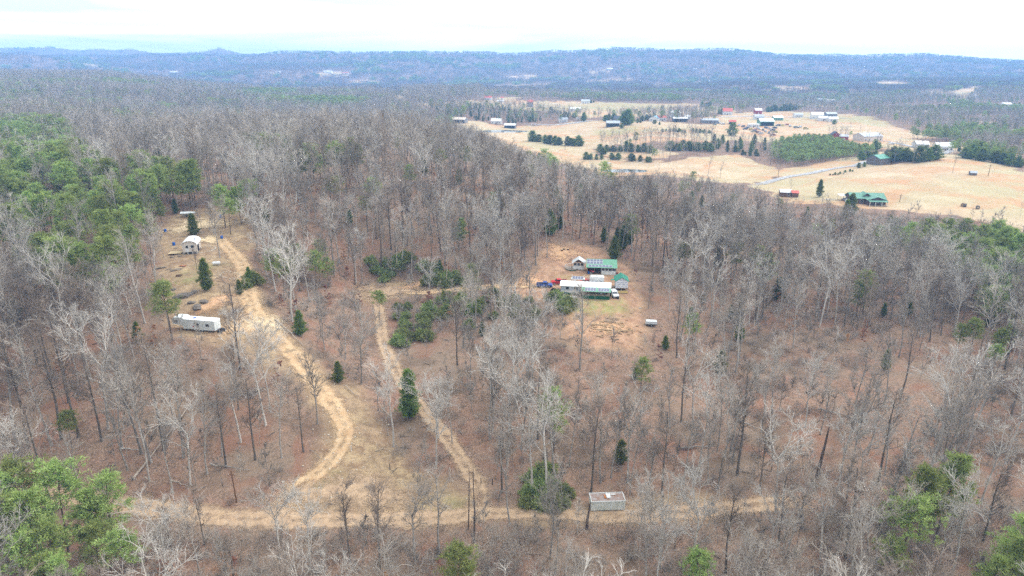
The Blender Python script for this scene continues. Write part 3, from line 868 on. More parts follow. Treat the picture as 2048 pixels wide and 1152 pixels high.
for k in range(7):
    H = (18, 17, 19, 16, 18, 15, 17)[k]
    t, c = pine_tree(200+k, H, (.5, .42, .55, .6, .45, .6, .38)[k], 0, (1, 1.15, .95, 1.2, 1.1, .9, 1.2)[k])
    FULL['pine'].append(merged(t, c, 'pine_tree', [M_pbark, M_pine]))
    PINE.append((t.mesh('trunk', [M_pbark], True), c.mesh('crown', [M_pbark, M_pine]), H))
CEDAR = []
for k in range(5):
    H = (9, 10, 9, 8, 11)[k]
    t, c = cedar_tree(300+k, H, (4, 3.6, 4.6, 4.2, 4.0)[k])
    FULL['cedar'].append(merged(t, c, 'cedar_tree', [M_pbark, M_cedar]))
    CEDAR.append((t.mesh('trunk', [M_pbark], True), c.mesh('crown', [M_pbark, M_cedar]), H))
def clump(fn, n, spread, seed):
    rg = np.random.default_rng(seed); o = TB()
    for k in range(n):
        t, c = fn(seed*50+k)
        off = np.array([rnd(rg, -spread, spread), rnd(rg, -spread, spread), rnd(rg, -2.5, 0)])
        for q in (t, c):
            base = o.c
            o.v += [a+off for a in q.v]; o.f += [tuple(i+base for i in f) for f in q.f]; o.mi += q.mi; o.c += q.c
    return o
MID_BARE = [merged(*bare_tree(400+k, (20, 18, 21, 19, 17)[k], (0, 1, 0, 2, 0)[k], 1), 'bare_tree', [M_twig]) for k in range(5)]
MID_PINE = [merged(*pine_tree(420+k, 17, .55, 1, 1.15), 'pine_tree', [M_pbark, M_pine]) for k in range(4)]
MID_CEDAR = [merged(*cedar_tree(440+k, 9, 4.6, 1), 'cedar_tree', [M_pbark, M_cedar]) for k in range(4)]
FAR_BARE = [clump(lambda s: bare_tree(s, 18, 2, 2), 20, 20, 10+k).mesh('bare_clump', [M_fartwig]) for k in range(4)]
FAR_PINE = [clump(lambda s: pine_tree(s, 16, .65, 2, 1.3), 10, 16, 20+k).mesh('pine_clump', [M_pbark, M_pine]) for k in range(3)]
BRUSH = [brush(500+k, (2.6, 2.0, 3.4)[k], (30, 24, 34)[k]).mesh('brush', [M_twig]) for k in range(3)]
SAPL = [merged(*bare_tree(520+k, 8.5, 0, 1), 'sapling', [M_twig]) for k in range(3)]
LAUREL = [bush(540+k, 1.7, 2.6).mesh('laurel', [M_pbark, M_laurel]) for k in range(3)]
BEECH = [leafy_sapling(560+k, 6).mesh('beech', [M_bark, M_beech]) for k in range(3)]

def litter_limb(seed):
    rg = np.random.default_rng(seed); t = TB()
    st = grow(rg, (0, 0, .12), unit(np.array([1, rg.normal()*.3, .02])), rnd(rg, 2.2, 4.5), 4, .12, 0); t.tube(st, [.1, .085, .07, .05, .02], 4)
    for k in range(5):
        q = st[int(rnd(rg, 1, 4))]; d = unit(np.array([.6, rg.normal(), .25*rg.random()])); t.tube([q, q+d*rnd(rg, .5, 1.6)], [.045, .015], 3)
    return t
M_limb = mat('fallen_limbs', S(186,172,156), .9, .3, .4, col2=S(96,82,72), objrand=.5)
LIMBS = [litter_limb(580+k).mesh('limb', [M_limb]) for k in range(5)]
# --- instancers for what nobody could count
def src_collection(name, meshes):
    c = bpy.data.collections.new(name)
    for i, me in enumerate(meshes): c.objects.link(bpy.data.objects.new('%s_%02d' % (me.name.split('.')[0], i), me))
    return c
def scatter(name, label, cat, pts, sc, meshes, seed=1, tilt=0.04):
    rg = np.random.default_rng(seed); n = len(pts)
    me = bpy.data.meshes.new(name); me.vertices.add(n); me.vertices.foreach_set('co', np.asarray(pts, np.float32).ravel())
    rot = np.stack([rg.normal(size=n)*tilt, rg.normal(size=n)*tilt, rg.random(n)*6.283], 1).astype(np.float32)
    a = me.attributes.new('rot', 'FLOAT_VECTOR', 'POINT'); a.data.foreach_set('vector', rot.ravel())
    a = me.attributes.new('sc', 'FLOAT', 'POINT'); a.data.foreach_set('value', np.asarray(sc, np.float32))
    a = me.attributes.new('idx', 'INT', 'POINT'); a.data.foreach_set('value', rg.integers(0, len(meshes), n).astype(np.int32))
    o = link_mesh(name, me); tag(o, label, cat, kind='stuff')
    ng = bpy.data.node_groups.new(name, 'GeometryNodeTree')
    ng.interface.new_socket('Geometry', in_out='INPUT', socket_type='NodeSocketGeometry')
    ng.interface.new_socket('Geometry', in_out='OUTPUT', socket_type='NodeSocketGeometry')
    N, L = ng.nodes, ng.links
    gi, go = N.new('NodeGroupInput'), N.new('NodeGroupOutput')
    iop, ci, er = N.new('GeometryNodeInstanceOnPoints'), N.new('GeometryNodeCollectionInfo'), N.new('FunctionNodeEulerToRotation')
    def na(nm, ty):
        x = N.new('GeometryNodeInputNamedAttribute'); x.data_type = ty; x.inputs['Name'].default_value = nm; return x.outputs[0]
    ci.inputs['Collection'].default_value = src_collection(name+'_models', meshes)
    ci.inputs['Separate Children'].default_value = True; ci.inputs['Reset Children'].default_value = True
    iop.inputs['Pick Instance'].default_value = True
    L.new(gi.outputs[0], iop.inputs['Points']); L.new(ci.outputs[0], iop.inputs['Instance'])
    L.new(na('idx', 'INT'), iop.inputs['Instance Index']); L.new(na('rot', 'FLOAT_VECTOR'), er.inputs[0]); L.new(er.outputs[0], iop.inputs['Rotation'])
    L.new(na('sc', 'FLOAT'), iop.inputs['Scale']); L.new(iop.outputs[0], go.inputs[0])
    md = o.modifiers.new('scatter', 'NODES'); md.node_group = ng
    return o

# --- where trees may stand
ROADPTS = np.concatenate([PATHS[k] for k in PATHS])
LANEPTS = [smooth_path(path_px(p), 6.0) for k, (p, w) in LANES.items()]
def in_any(polys, x, y):
    m = np.zeros(x.shape, bool)
    for P in polys: m |= inpoly(P, x, y)
    return m
def road_dist(x, y, P=None):
    P = ROADPTS if P is None else P
    d = np.full(x.shape, 1e9)
    for i in range(0, len(P)): d = np.minimum(d, (x-P[i,0])**2+(y-P[i,1])**2)
    return np.sqrt(d)
def in_view(x, y, h=10, mu=260, mv=220):
    z = zat(x, y)
    d0 = CP*y - SP*(z-CAM_Z); u = 1024+FPX*x/d0
    zt = z+h-CAM_Z; vt = 576-FPX*(SP*y+CP*zt)/(CP*y-SP*zt)
    return (d0 > 5) & (u > -mu) & (u < 2048+mu) & (vt < 1152+mv)
def jitter(x0, x1, y0, y1, s, seed):
    rg = np.random.default_rng(seed)
    gx, gy = np.meshgrid(np.arange(x0, x1, s), np.arange(y0, y1, s))
    x = gx.ravel()+(rg.random(gx.size)-.5)*s*.95; y = gy.ravel()+(rg.random(gx.size)-.5)*s*.95
    return x, y
# ================================================================ the woods
HERO_BARE = [ # base pixel, top row (photo), model
 (35,893,655,0),(58,898,668,1),(104,891,690,5),(124,880,655,1),(204,882,690,10),(244,896,700,0),(284,909,690,5),(329,902,680,1),(367,916,690,2),
 (511,922,745,10),(564,918,750,2),(608,904,760,7),(635,849,700,2),(787,895,735,4),(878,880,770,8),(905,890,760,11),(981,880,690,0),(1043,896,740,2),
 (1020,1050,870,3),(880,1111,925,0),(828,1119,945,6),(1260,991,850,2),(1201,967,760,3),(1222,958,790,2),(1400,933,775,4),(1460,909,735,6),(1340,858,735,5),
 (1362,844,690,1),(1522,867,700,3),(1551,1027,845,4),(1320,1142,975,8),(1735,911,775,6),(1797,715,590,0),(1859,684,560,1),(1711,806,685,5),(1530,1140,970,9),
 (515,493,360,3),(552,522,415,6),(590,493,390,9),(679,528,400,0),(783,500,380,1),(820,427,330,5),(863,517,415,2),(806,512,440,7),(971,527,420,4),(1072,531,380,5),
 (632,440,330,0),(1094,516,395,2),(428,470,372,3),(440,515,400,6),(395,545,500,7),(1010,650,540,8),(1060,640,520,0),(975,640,560,2),(690,720,600,3),(650,700,590,0),
 (1770,950,800,9),(1640,870,730,3),(1690,905,760,6),(1880,900,730,3),(1930,880,700,9),(2010,930,760,4),(1850,980,830,8),(1960,1010,830,9),(620,1140,990,8),
 (400,1150,1010,11),(700,1130,975,7),(560,1120,985,8),(760,1140,965,7),(1100,1120,950,3),(1110,1150,1000,11),(1640,1120,955,9),(1750,1145,960,6),(345,1110,1005,7),(410,1090,985,7)]
trees = {'bare': [], 'pine': [], 'cedar': []}       # (point, height, model)
for u, v, vt, k in HERO_BARE:
    p = at(u, v); trees['bare'].append((p, height_to(p, vt), k, True))
PINE_TOPS = [ # top pixel, height m
 (30,922,17),(95,935,17),(200,955,16),(150,985,15),(55,985,16),(232,1075,12),(25,1075,13),(180,1050,12),(95,1040,14),(120,1110,12),(-30,960,17),(5,1000,16),(70,1110,12),
 (1905,915,17),(1830,995,15),(1870,935,16),(1395,1108,10),(2030,1080,14),(1990,1105,12),(1790,1085,10),(2050,1030,15),
 (1995,442,17),(1965,452,17),(1900,437,16),(1860,440,16),(1832,446,16),(1805,455,16),(1765,452,14),(1935,440,15),(1885,450,17),(2020,455,18),(2046,470,18),(1975,480,17),(2010,500,17),(2040,520,17),(1990,535,16),(2035,560,16),(2000,575,14),(2048,600,13),(1960,520,15),(1940,500,16),
 (325,562,15),(215,530,13),(440,372,15),(475,376,13),(452,400,12),(490,266,14),(550,268,14),(525,272,14),(572,272,13),(615,288,15),(600,300,14),(700,276,16),(712,290,14),(665,355,13),(730,395,11),(915,438,12),(1110,782,15),
 (940,530,14),(1740,545,14),(1725,560,12),(1640,450,11),(1955,640,11),(1925,650,9),(2005,660,10),(2035,640,11),(1995,690,9),(595,490,12),(625,505,12),(560,520,11),(640,480,11),(655,515,9),(540,500,11),(755,585,9),(1650,475,9),(985,385,10),(1285,715,9),(880,300,12),(820,330,12),(1060,330,12),(1165,370,11)]
for u, v, h in PINE_TOPS:
    p = at(u, v, h); trees['pine'].append((p, h, None, True))
CEDAR_BASE = [(606,582-170+258,0,0)][:0] + [ # base pixel, top row
 (414,582,519),(820,838,742),(601,672,622),(678,766,724),(1478,682,640),(1440,748,702),(1228,520,474),(1246,500,452),(388,470,428) ,(352,428,398),(1700,432,388),(1690,440,400),(1638,394,360),
 (1000,420,378),(1100,470,420),(1120,430,392),(1330,700,672),(1460,640,610),(1380,650,615),(880,545,520),(480,590,560),(500,570,535),(700,450,420),(1900,560,520),(1770,740,700),(1270,760,735)]
for u, v, vt in CEDAR_BASE:
    p = at(u, v); trees['cedar'].append((p, max(2.5, height_to(p, vt)), None, True))

PINE_STAND = [np.array([at(u, v, 13)[:2] for u, v in q]) for q in (
 [(-250,250),(0,238),(100,236),(150,260),(170,312),(230,322),(330,300),(385,335),(412,350),(412,395),(330,412),(285,440),(285,490),(250,520),(180,520),(120,560),(0,480),(-250,480)],
 [(1780,470),(1830,452),(2048,455),(2200,480),(2200,640),(2048,560),(1960,540),(1900,500)])]
BANK = poly_w([(800,600),(850,592),(1000,590),(1080,600),(1080,640),(1000,650),(900,660),(830,690),(790,700),(780,650)])
EVER_PATCH = [(*at(u, v, 12)[:2], r) for u, v, r in ((110,215,28),(60,215,22),(245,165,60),(100,165,60),(330,160,60),(415,145,70),(640,180,45),(690,185,45),(570,205,25),(640,205,25),(230,230,18),(440,205,22),(560,265,16),
  (900,165,60),(820,155,70),(730,165,60),(1200,180,60),(1150,175,60),(1640,168,80),(1500,190,60),(1680,215,40),(1800,250,40),(1760,240,45),(1830,255,45),(1880,258,40),(1740,250,40),(2010,262,40),(1990,280,30),(1950,285,30),(1960,250,30),(2040,265,40),(640,300,15),(700,200,30),(760,195,30),(540,272,14),(470,230,16),(330,215,20),(180,205,22),(620,250,14),(30,190,40))]

THICKETS = [poly_w(q) for q in ([(1530,300),(1560,284),(1620,276),(1660,280),(1700,296),(1740,300),(1765,302),(1760,318),(1700,330),(1640,334),(1600,340),(1540,330)], [(1420,280),(1540,284),(1560,296),(1530,320),(1430,310)], [(1190,300),(1425,296),(1425,308),(1190,312)], [(1690,268),(1800,272),(1800,296),(1690,300)])]
def clear_of(x, y, pts, r):
    m = np.ones(x.shape, bool)
    for p in pts: m &= (x-p[0])**2+(y-p[1])**2 > r*r
    return m
# near and middle woods (to 640 m)
x, y = jitter(-420, 430, 62, 640, 4.7, 11)
k = in_view(x, y, 16); x, y = x[k], y[k]
k = ~in_any(FIELDS + THICKETS, x, y) & ~in_any(CLEARINGS, x, y); x, y = x[k], y[k]
k = road_dist(x, y) > 3.6; x, y = x[k], y[k]
for LP in LANEPTS:
    k = road_dist(x, y, LP) > 5; x, y = x[k], y[k]
rgf = np.random.default_rng(5)
dens = np.where(y < 230, .5, .62) + 0.8*fbm(x, y, 34, 3, 91)
# thinner on the leaf-covered slope facing the camera and on the old trail at the right
SLOPE = poly_w([(560,690),(780,700),(1080,690),(1280,700),(1480,760),(1700,830),(1900,880),(1700,960),(1300,990),(1000,990),(820,930),(650,800)])
TRAIL = smooth_path(path_px([(1290,735),(1350,770),(1430,810),(1500,850),(1600,880),(1700,895),(1790,880),(1860,790),(1900,720),(1960,680)]))
FORE = poly_w([(200,1060),(1180,1056),(1500,1035),(2300,1010),(2300,1400),(-200,1400)])
dens = np.where(inpoly(SLOPE, x, y), dens*.55, dens)
THIN = poly_w([(440,680),(560,690),(640,790),(680,860),(640,930),(560,990),(480,1000),(440,900),(420,760)])
dens = np.where(inpoly(THIN, x, y), dens*.4, dens)
dens = np.where(road_dist(x, y, TRAIL) < 4.5, 0, dens)
dens = np.where(inpoly(FORE, x, y), dens*.6, dens)
k = rgf.random(x.size) < dens; x, y = x[k], y[k]
k = clear_of(x, y, [t[0] for q in trees.values() for t in q], 2.6); x, y = x[k], y[k]
# keep sight lines to the things that stand in the open
SEE = [(388,662,1.0),(379,505,1.0),(1170,595,1.3),(1242,575,1),(1190,545,1.2),(1215,1025,.9),(1300,645,.8),(1085,573,.8),(1600,870,1.2),(470,1000,.6),(300,1020,1.2),(430,1034,1.2),(560,1040,1.2),(700,1040,1.2),(840,1038,1.2),(950,1030,1.2),(1050,1026,.9),(1215,1030,1.0),(745,590,.7),(800,588,.7),(850,582,.6),(900,580,.5),(765,640,.4),(775,700,.4),(800,765,.4),(845,820,.4),(600,735,.6),(650,800,.6),(690,860,.6),(540,660,.8),(495,570,.5)]
drop = np.zeros(x.size, bool)
uu, vvp = project((x, y, zat(x, y)))
_, vtop = project((x, y, zat(x, y)+18))
for (su, sv, s_) in SEE:
    q = at(su, sv)
    drop |= (y < q[1]-1) & (np.abs(uu-su) < 62*s_) & (vtop < sv+6) & (rgf.random(x.size) < .93)
x, y = x[~drop], y[~drop]
z = zat(x, y)
in_pine = in_any(PINE_STAND, x, y)
ev = np.zeros(x.size)
for px_, py_, r_ in EVER_PATCH: ev = np.maximum(ev, 1-sstep(r_*.6, r_, np.hypot(x-px_, y-py_)))
q = rgf.random(x.size)
rdist = np.hypot(x, y)
kind = np.where(in_pine & (q < .8), 1, np.where(q < ev*.75, 1, np.where(q > .975, 1, np.where(q > .955, 2, 0))))
kind = np.where((kind == 1) & inpoly(SLOPE, x, y) & (q > .9), 0, kind)
edge_r = (x > 60) & (y > 250)                      # the wood thins to lower trees towards the pasture
hb = (14.5 + 9*rgf.random(x.size))*np.where(edge_r, .72, 1)*np.where(inpoly(FORE, x, y), .82, 1)
rdb = road_dist(x, y, PATHS['bottom'])
hb = np.where(inpoly(FORE, x, y) & (rdb < 16) & (x < 45), hb*np.clip(.3+rdb/26, .3, 1), hb)
EDGE_U = [780,820,880,960,1010,1090,1180,1210,1290,1320,1420,1540,1620,1700,1800,1900,2000,2100,2400]
EDGE_V = [196,216,238,264,286,318,338,350,354,346,356,384,404,414,430,440,450,462,480]
def trim_height(p, h):
    """lower trees along the wood edge, so that the pasture shows over them as it does from the air"""
    u, v = project(p)
    ve = float(np.interp(u, EDGE_U, EDGE_V))
    if 800 < u < 2150 and 230 < p[1] < 800 and v > ve-2:
        return min(h, height_to(p, ve+rnd(rgf, -3, 16)))
    return h
for i in range(x.size):
    p = (x[i], y[i], z[i])
    u_, v_ = project(p)
    if 1480 < u_ < 2150 and y[i] < 470 and v_ < float(np.interp(u_, EDGE_U, EDGE_V))-2: continue
    hb[i] = trim_height(p, hb[i])
    if hb[i] < 4: continue
    if kind[i] == 1: trees['pine'].append((p, rnd(rgf, 9.5, 18.5)*(.8 if edge_r[i] else 1)*(1 if in_pine[i] else .8), None, False))
    elif kind[i] == 2: trees['cedar'].append((p, rnd(rgf, 4, 8), None, False))
    else: trees['bare'].append((p, hb[i], None, False))

MODELS = {'bare': (BARE, 300), 'pine': (PINE, 300), 'cedar': (CEDAR, 150)}
MIDS = {'bare': MID_BARE, 'pine': MID_PINE, 'cedar': MID_CEDAR}
NAMES = {'bare': 'bare_tree', 'pine': 'pine_tree', 'cedar': 'cedar_tree'}
TREE_THINGS = []                                   # (object, kind, u, v, hero)
def place_tree(kind, p, h, k, rz=None, hero=False):
    tm, cm, H = MODELS[kind][0][k]
    s_ = h/H
    e = empty(NAMES[kind], tuple(float(c) for c in p), rnd(rgf, 0, 6.28) if rz is None else rz, float(s_))
    link_mesh('trunk', tm, e); link_mesh('crown', cm, e)
    u, v = project((p[0], p[1], p[2]+h*.5))
    TREE_THINGS.append((e, kind, u, v, hero))
    return e
for kind_, L in trees.items():
    models, cap = MODELS[kind_]
    size, vis = [], []
    for (p, h, k, hero) in L:
        u0, v0 = project(p); u1, v1 = project((p[0], p[1], p[2]+h))
        vis.append(-40 < u1 < 2088 and v1 < 1140)
        size.append((v0-v1)+(1000 if hero else 0))
    order = sorted(range(len(L)), key=lambda i: (not vis[i], -size[i]))
    rest = []
    for r_, i in enumerate(order):
        p, h, k, hero = L[i]
        if r_ < cap and vis[i]:
            place_tree(kind_, p, h, int(rgf.integers(0, len(models))) if k is None else k, hero=hero)
        else: rest.append((p, h))
    nearr = [q for q in rest if q[0][1] < 300]; farr = [q for q in rest if q[0][1] >= 300]
    lab = {'bare': 'grey leafless trees massed', 'pine': 'green pines massed', 'cedar': 'dark green cedars dotted'}[kind_]
    hm = {'bare': [m[2] for m in BARE], 'pine': [17], 'cedar': [9.4]}[kind_]
    if nearr:
        pts = np.array([q[0] for q in nearr])
        o = scatter('near_' + kind_, lab + ' on the wooded slopes around the clearings', 'woods', pts, [q[1]/np.mean(hm) for q in nearr], FULL[kind_], 41)
        o.name = {'bare': 'bare_wood', 'pine': 'pine_wood', 'cedar': 'cedar_wood'}[kind_]
    if farr:
        o = scatter('far_' + kind_, lab + ' on the hills beyond the clearings', 'woods', np.array([q[0] for q in farr]), [q[1]/{'bare': 19, 'pine': 17, 'cedar': 9}[kind_] for q in farr], MIDS[kind_], 43)
        o.name = {'bare': 'distant_bare_wood', 'pine': 'distant_pine_wood', 'cedar': 'distant_cedar_wood'}[kind_]

# farther woods: single light trees to 1500 m, clumps beyond
def type_split(x, y, seed):
    rg = np.random.default_rng(seed)
    ev = np.zeros(x.size)
    for px_, py_, r_ in EVER_PATCH: ev = np.maximum(ev, 1-sstep(r_*.6, r_, np.hypot(x-px_, y-py_)))
    ev = np.maximum(ev, sstep(.2, .42, fbm(x, y, 150, 3, 66))*.9)
    return rg.random(x.size) < np.maximum(ev, .06)
x, y = jitter(-1250, 1250, 640, 1500, 6.6, 21)
k = in_view(x, y, 16, 200); x, y = x[k], y[k]
u_, v_ = project((x, y, zat(x, y))); q_ = (np.interp(u_, EDGE_U, EDGE_V)-576)/-FPX; k = ~((u_ > 790) & (u_ < 2150) & (y < 1250) & (v_ > np.interp(u_, EDGE_U, EDGE_V)-2) & (CAM_Z+y*(q_*CP-SP)/(CP+q_*SP)-zat(x, y) < 9)); x, y = x[k], y[k]
k = ~in_any(FIELDS + THICKETS, x, y); x, y = x[k], y[k]
for LP in LANEPTS:
    k = road_dist(x, y, LP) > 9; x, y = x[k], y[k]
ep = type_split(x, y, 3); pts = np.stack([x, y, zat(x, y)], 1)
rg_ = np.random.default_rng(9)
lowv = np.where((x > -60), .68, 1.0)
scatter('distant_bare_wood', 'hazy grey leafless woods across the middle hills', 'woods', pts[~ep], ((.8+.35*rg_.random(x.size))*lowv)[~ep], MID_BARE, 51)
scatter('distant_pine_wood', 'dark evergreen stands across the middle hills', 'woods', pts[ep], ((.72+.35*rg_.random(x.size))*lowv)[ep], MID_PINE, 52)
X_, Y_ = [], []
for a0, a1, s_ in ((1500, 2300, 24), (2300, 4000, 30), (4050, 4900, 24)):
    x, y = jitter(-a1*.95, a1*.95, a0, a1, s_, 30+int(s_))
    k = in_view(x, y, 16, 160); X_.append(x[k]); Y_.append(y[k])
x, y = np.concatenate(X_), np.concatenate(Y_)
k = ~in_any(FIELDS, x, y); x, y = x[k], y[k]
ep = type_split(x, y, 4)
pts = np.stack([x, y, zat(x, y)-1.0], 1)
scl = np.where(y < 2300, .62, np.where(y < 4050, .78, .5))*(.85+.3*rg_.random(x.size))
scatter('distant_bare_wood', 'leafless woods covering the far valley and blue ridges', 'woods', pts[~ep], scl[~ep], FAR_BARE, 53, .02)
scatter('distant_pine_wood', 'evergreen patches in the far valley and on the blue ridges', 'woods', pts[ep], scl[ep], FAR_PINE, 54, .02)
NFAR = len(x)

# undergrowth near the camera
x, y = jitter(-240, 260, 62, 330, 2.9, 61)
k = in_view(x, y, 3, 120, 100); x, y = x[k], y[k]
k = ~in_any(FIELDS, x, y) & (road_dist(x, y) > 3.2) & (road_dist(x, y, TRAIL) > 3.5); x, y = x[k], y[k]
inc = in_any(CLEARINGS, x, y); fore = inpoly(FORE, x, y); bank = inpoly(BANK, x, y)
dn = sstep(-.25, .4, fbm(x, y, 22, 3, 15))*.6
dn = np.where(inc, dn*.12, dn); dn = np.where(fore, .8, dn); dn = np.where(bank, .5, dn)
q = rgf.random(x.size); k = q < dn
pts = np.stack([x, y, zat(x, y)], 1)
scatter('undergrowth', 'tangled leafless brush between the trees', 'undergrowth', pts[k], (.6+.7*rgf.random(k.sum()))*np.where(fore[k], 1.35, 1), BRUSH, 62, .1)
kl = (rgf.random(x.size) < .3) & ~(inc & (q > .3))
scatter('fallen_limbs', 'fallen limbs and sticks strewn over the leaf litter', 'fallen limbs', pts[kl], .35+.75*rgf.random(kl.sum()), LIMBS, 66, .06)
k2 = (q > .9) & (~inc | (q > .985))
scatter('saplings', 'thin leafless saplings between the taller trees', 'saplings', pts[k2], .5+.6*rgf.random(k2.sum()), SAPL, 63, .06)
k3 = (q > .83) & (q < .9) & ~inc & (fbm(x, y, 30, 2, 25) > .1)
scatter('dry_leafed_saplings', 'small saplings holding dry tan leaves', 'saplings', pts[k3], .5+.5*rgf.random(k3.sum()), BEECH, 64, .06)
k4 = bank & (q > .5) & (q < .85)
pb = [pts[k4]]
for u, v in ((745,535),(800,530),(815,522),(865,560),(875,566),(885,563),(905,566),(915,560),(850,545),(865,540),(1075,1000),(1060,985),(1085,965),(1100,990),(1110,1000),(1130,615),(1120,620),(1105,600),(780,545),(790,536),(760,555),(500,570)):
    p = at(u, v)
    for _ in range(3):
        a, b = p[0]+rnd(rgf, -2, 2), p[1]+rnd(rgf, -2.5, 2.5); pb.append(np.array([[a, b, float(zat(a, b))]]))
pb = np.concatenate(pb)
scatter('evergreen_shrubs', 'low glossy evergreen shrubs on the banks below the drive', 'shrubs', pb, 1.0+.9*rgf.random(len(pb)), LAUREL, 65, .08)
# ================================================================ the homestead
W_white = mat('white_paint', S(236,236,234), .6, .12, 1.2)
W_roof = mat('white_roof_sheet', S(246,246,246), .5, .1, .8)
W_dirty = mat('weathered_white_metal', S(242,244,244), .5, .2, 1.0, col2=S(200,206,202))
B_siding = mat('blue_grey_siding', S(184,194,206), .6, .12, 1.0, stripes=('Z', 3.0))
G_skirt = mat('green_skirting', S(22,96,62), .6, .2, 1.5, stripes=('X', 2.5))
G_roof = mat('green_metal_roof', S(104,164,134), .45, .12, 1.2, stripes=('X', 2.0), bump=.4)
T_roof = mat('teal_green_roof', S(44,142,118), .5, .12, 1.2, bump=.3)
M_solar = mat('solar_cells', S(66,74,112), .3, .2, 3.0, spec=.7)
M_alu = mat('pale_metal_frame', S(205,208,212), .4, .1, 3.0, metal=.3)
M_glass = mat('dark_window_glass', S(42,48,56), .12, .2, 1.0, spec=.8)
M_dark = mat('black_rubber_and_bay_shade', S(34,33,32), .8, .2, 5.0)
M_wood = mat('weathered_boards', S(176,160,140), .85, .25, 2.5, col2=S(132,116,98))
M_brown = mat('brown_wood', S(120,88,62), .85, .25, 2.5)
M_tanw = mat('tan_lumber', S(214,190,150), .85, .2, 2.5)
M_blue = mat('blue_plastic', S(40,100,190), .5, .12, 2.0)
M_stone = mat('pale_stone', S(206,194,176), .9, .25, 2.0)
M_rock = mat('grey_rock', S(138,128,118), .95, .3, 1.2, bump=.6, col2=S(92,84,78))
M_cream = mat('cream_boards', S(232,220,208), .7, .12, 1.5, stripes=('X', 3.0))
M_concrete = mat('concrete_blocks', S(176,172,166), .9, .2, 2.0)
M_wrap = mat('white_house_wrap', S(240,241,245), .55, .06, 2.0)
M_wrapblue = mat('blue_wrap_print', S(88,110,196), .6, .1, 2.0)
M_rust = mat('rusty_grey_sheet', S(176,172,172), .8, .3, .9, col2=S(150,112,88))
M_algae = mat('stained_white_sheet', S(246,248,244), .6, .3, .8, col2=S(196,204,192), stripes=('X', 2.2))
M_logs = mat('split_logs', S(212,186,148), .9, .25, 2.0, col2=S(160,126,96))
M_tarp = mat('pale_tarp', S(220,224,226), .7, .15, 1.0, bump=.5)
def paint(name, c, rough=.3): return mat(name, c, rough, .08, 2.0, spec=.6)

def wheel(parent, x, y, r, w=.22, rim=True):
    t = G().cyl((x, y-w/2, r), (x, y+w/2, r), r, n=12).build('wheel', M_dark, parent)
    if rim: G().cyl((x, y-w/2-.01, r), (x, y+w/2+.01, r), r*.55, n=10).build('rim', M_alu, t)

def pickup(name, loc, rz, m, label, L=5.3, bed=True, cargo=False):
    e = empty(name, loc, rz); w = .95; z0 = .42
    prof = [(-L/2, z0), (L/2, z0), (L/2+.03, .8), (L/2-.12, 1.02), (L*.17, 1.12), (-L/2, 1.1)]
    G().prism(prof, -w, w).build('body', m, e)
    if bed:
        cabx0, cabx1 = -L*.12, L*.19
        g = G(); g.box(-L/2+.02, cabx0-.04, -w+.003, -w+.1, 1.1, 1.28); g.box(-L/2+.02, cabx0-.04, w-.1, w-.003, 1.1, 1.28); g.box(-L/2+.022, -L/2+.1, -w+.1, w-.1, 1.1, 1.28)
        g.build('bed_side', m, e)
        G().box(-L/2+.12, cabx0-.06, -w+.12, w-.12, 1.1, 1.125).build('bed_floor', M_dark, e)
    else: cabx0, cabx1 = -L*.46, L*.2
    cab = [(cabx0, 1.08), (cabx1+.28, 1.08), (cabx1-.25, 1.68), (cabx1-.4, 1.74), (cabx0+.12, 1.74), (cabx0+.02, 1.66)]
    c = G().prism(cab, -w+.09, w-.09).build('cab', m, e)
    G().slab([(cabx1+.24, -w+.2, 1.14), (cabx1+.24, w-.2, 1.14), (cabx1-.22, w-.26, 1.66), (cabx1-.22, -w+.26, 1.66)], -.02).build('windscreen', M_glass, c)
    for s_ in (-1, 1):
        g = G(); yy = s_*(w-.085)
        nw = 2 if bed else 3
        for k in range(nw):
            a = cabx0+.15+(cabx1-cabx0-.22)*k/nw; b = cabx0+.15+(cabx1-cabx0-.22)*(k+1)/nw-.08
            g.add([(a, yy, 1.2), (b+.08, yy, 1.2), (b, yy, 1.62), (a, yy, 1.62)], [(0, 1, 2, 3)])
        g.build('side_window', M_glass, c, fix=False)
        G().box(L/2-.02, L/2+.05, s_*.75-.14, s_*.75+.14, .72, .9).build('headlight', W_white, e)
        for xx in (-L*.3, L*.31): wheel(e, xx, s_*(w-.08), .37)
    G().box(L/2-.02, L/2+.12, -w+.05, w-.05, .45, .62).build('bumper', M_alu, e)
    return tag(e, label, 'pickup' if bed else 'car')

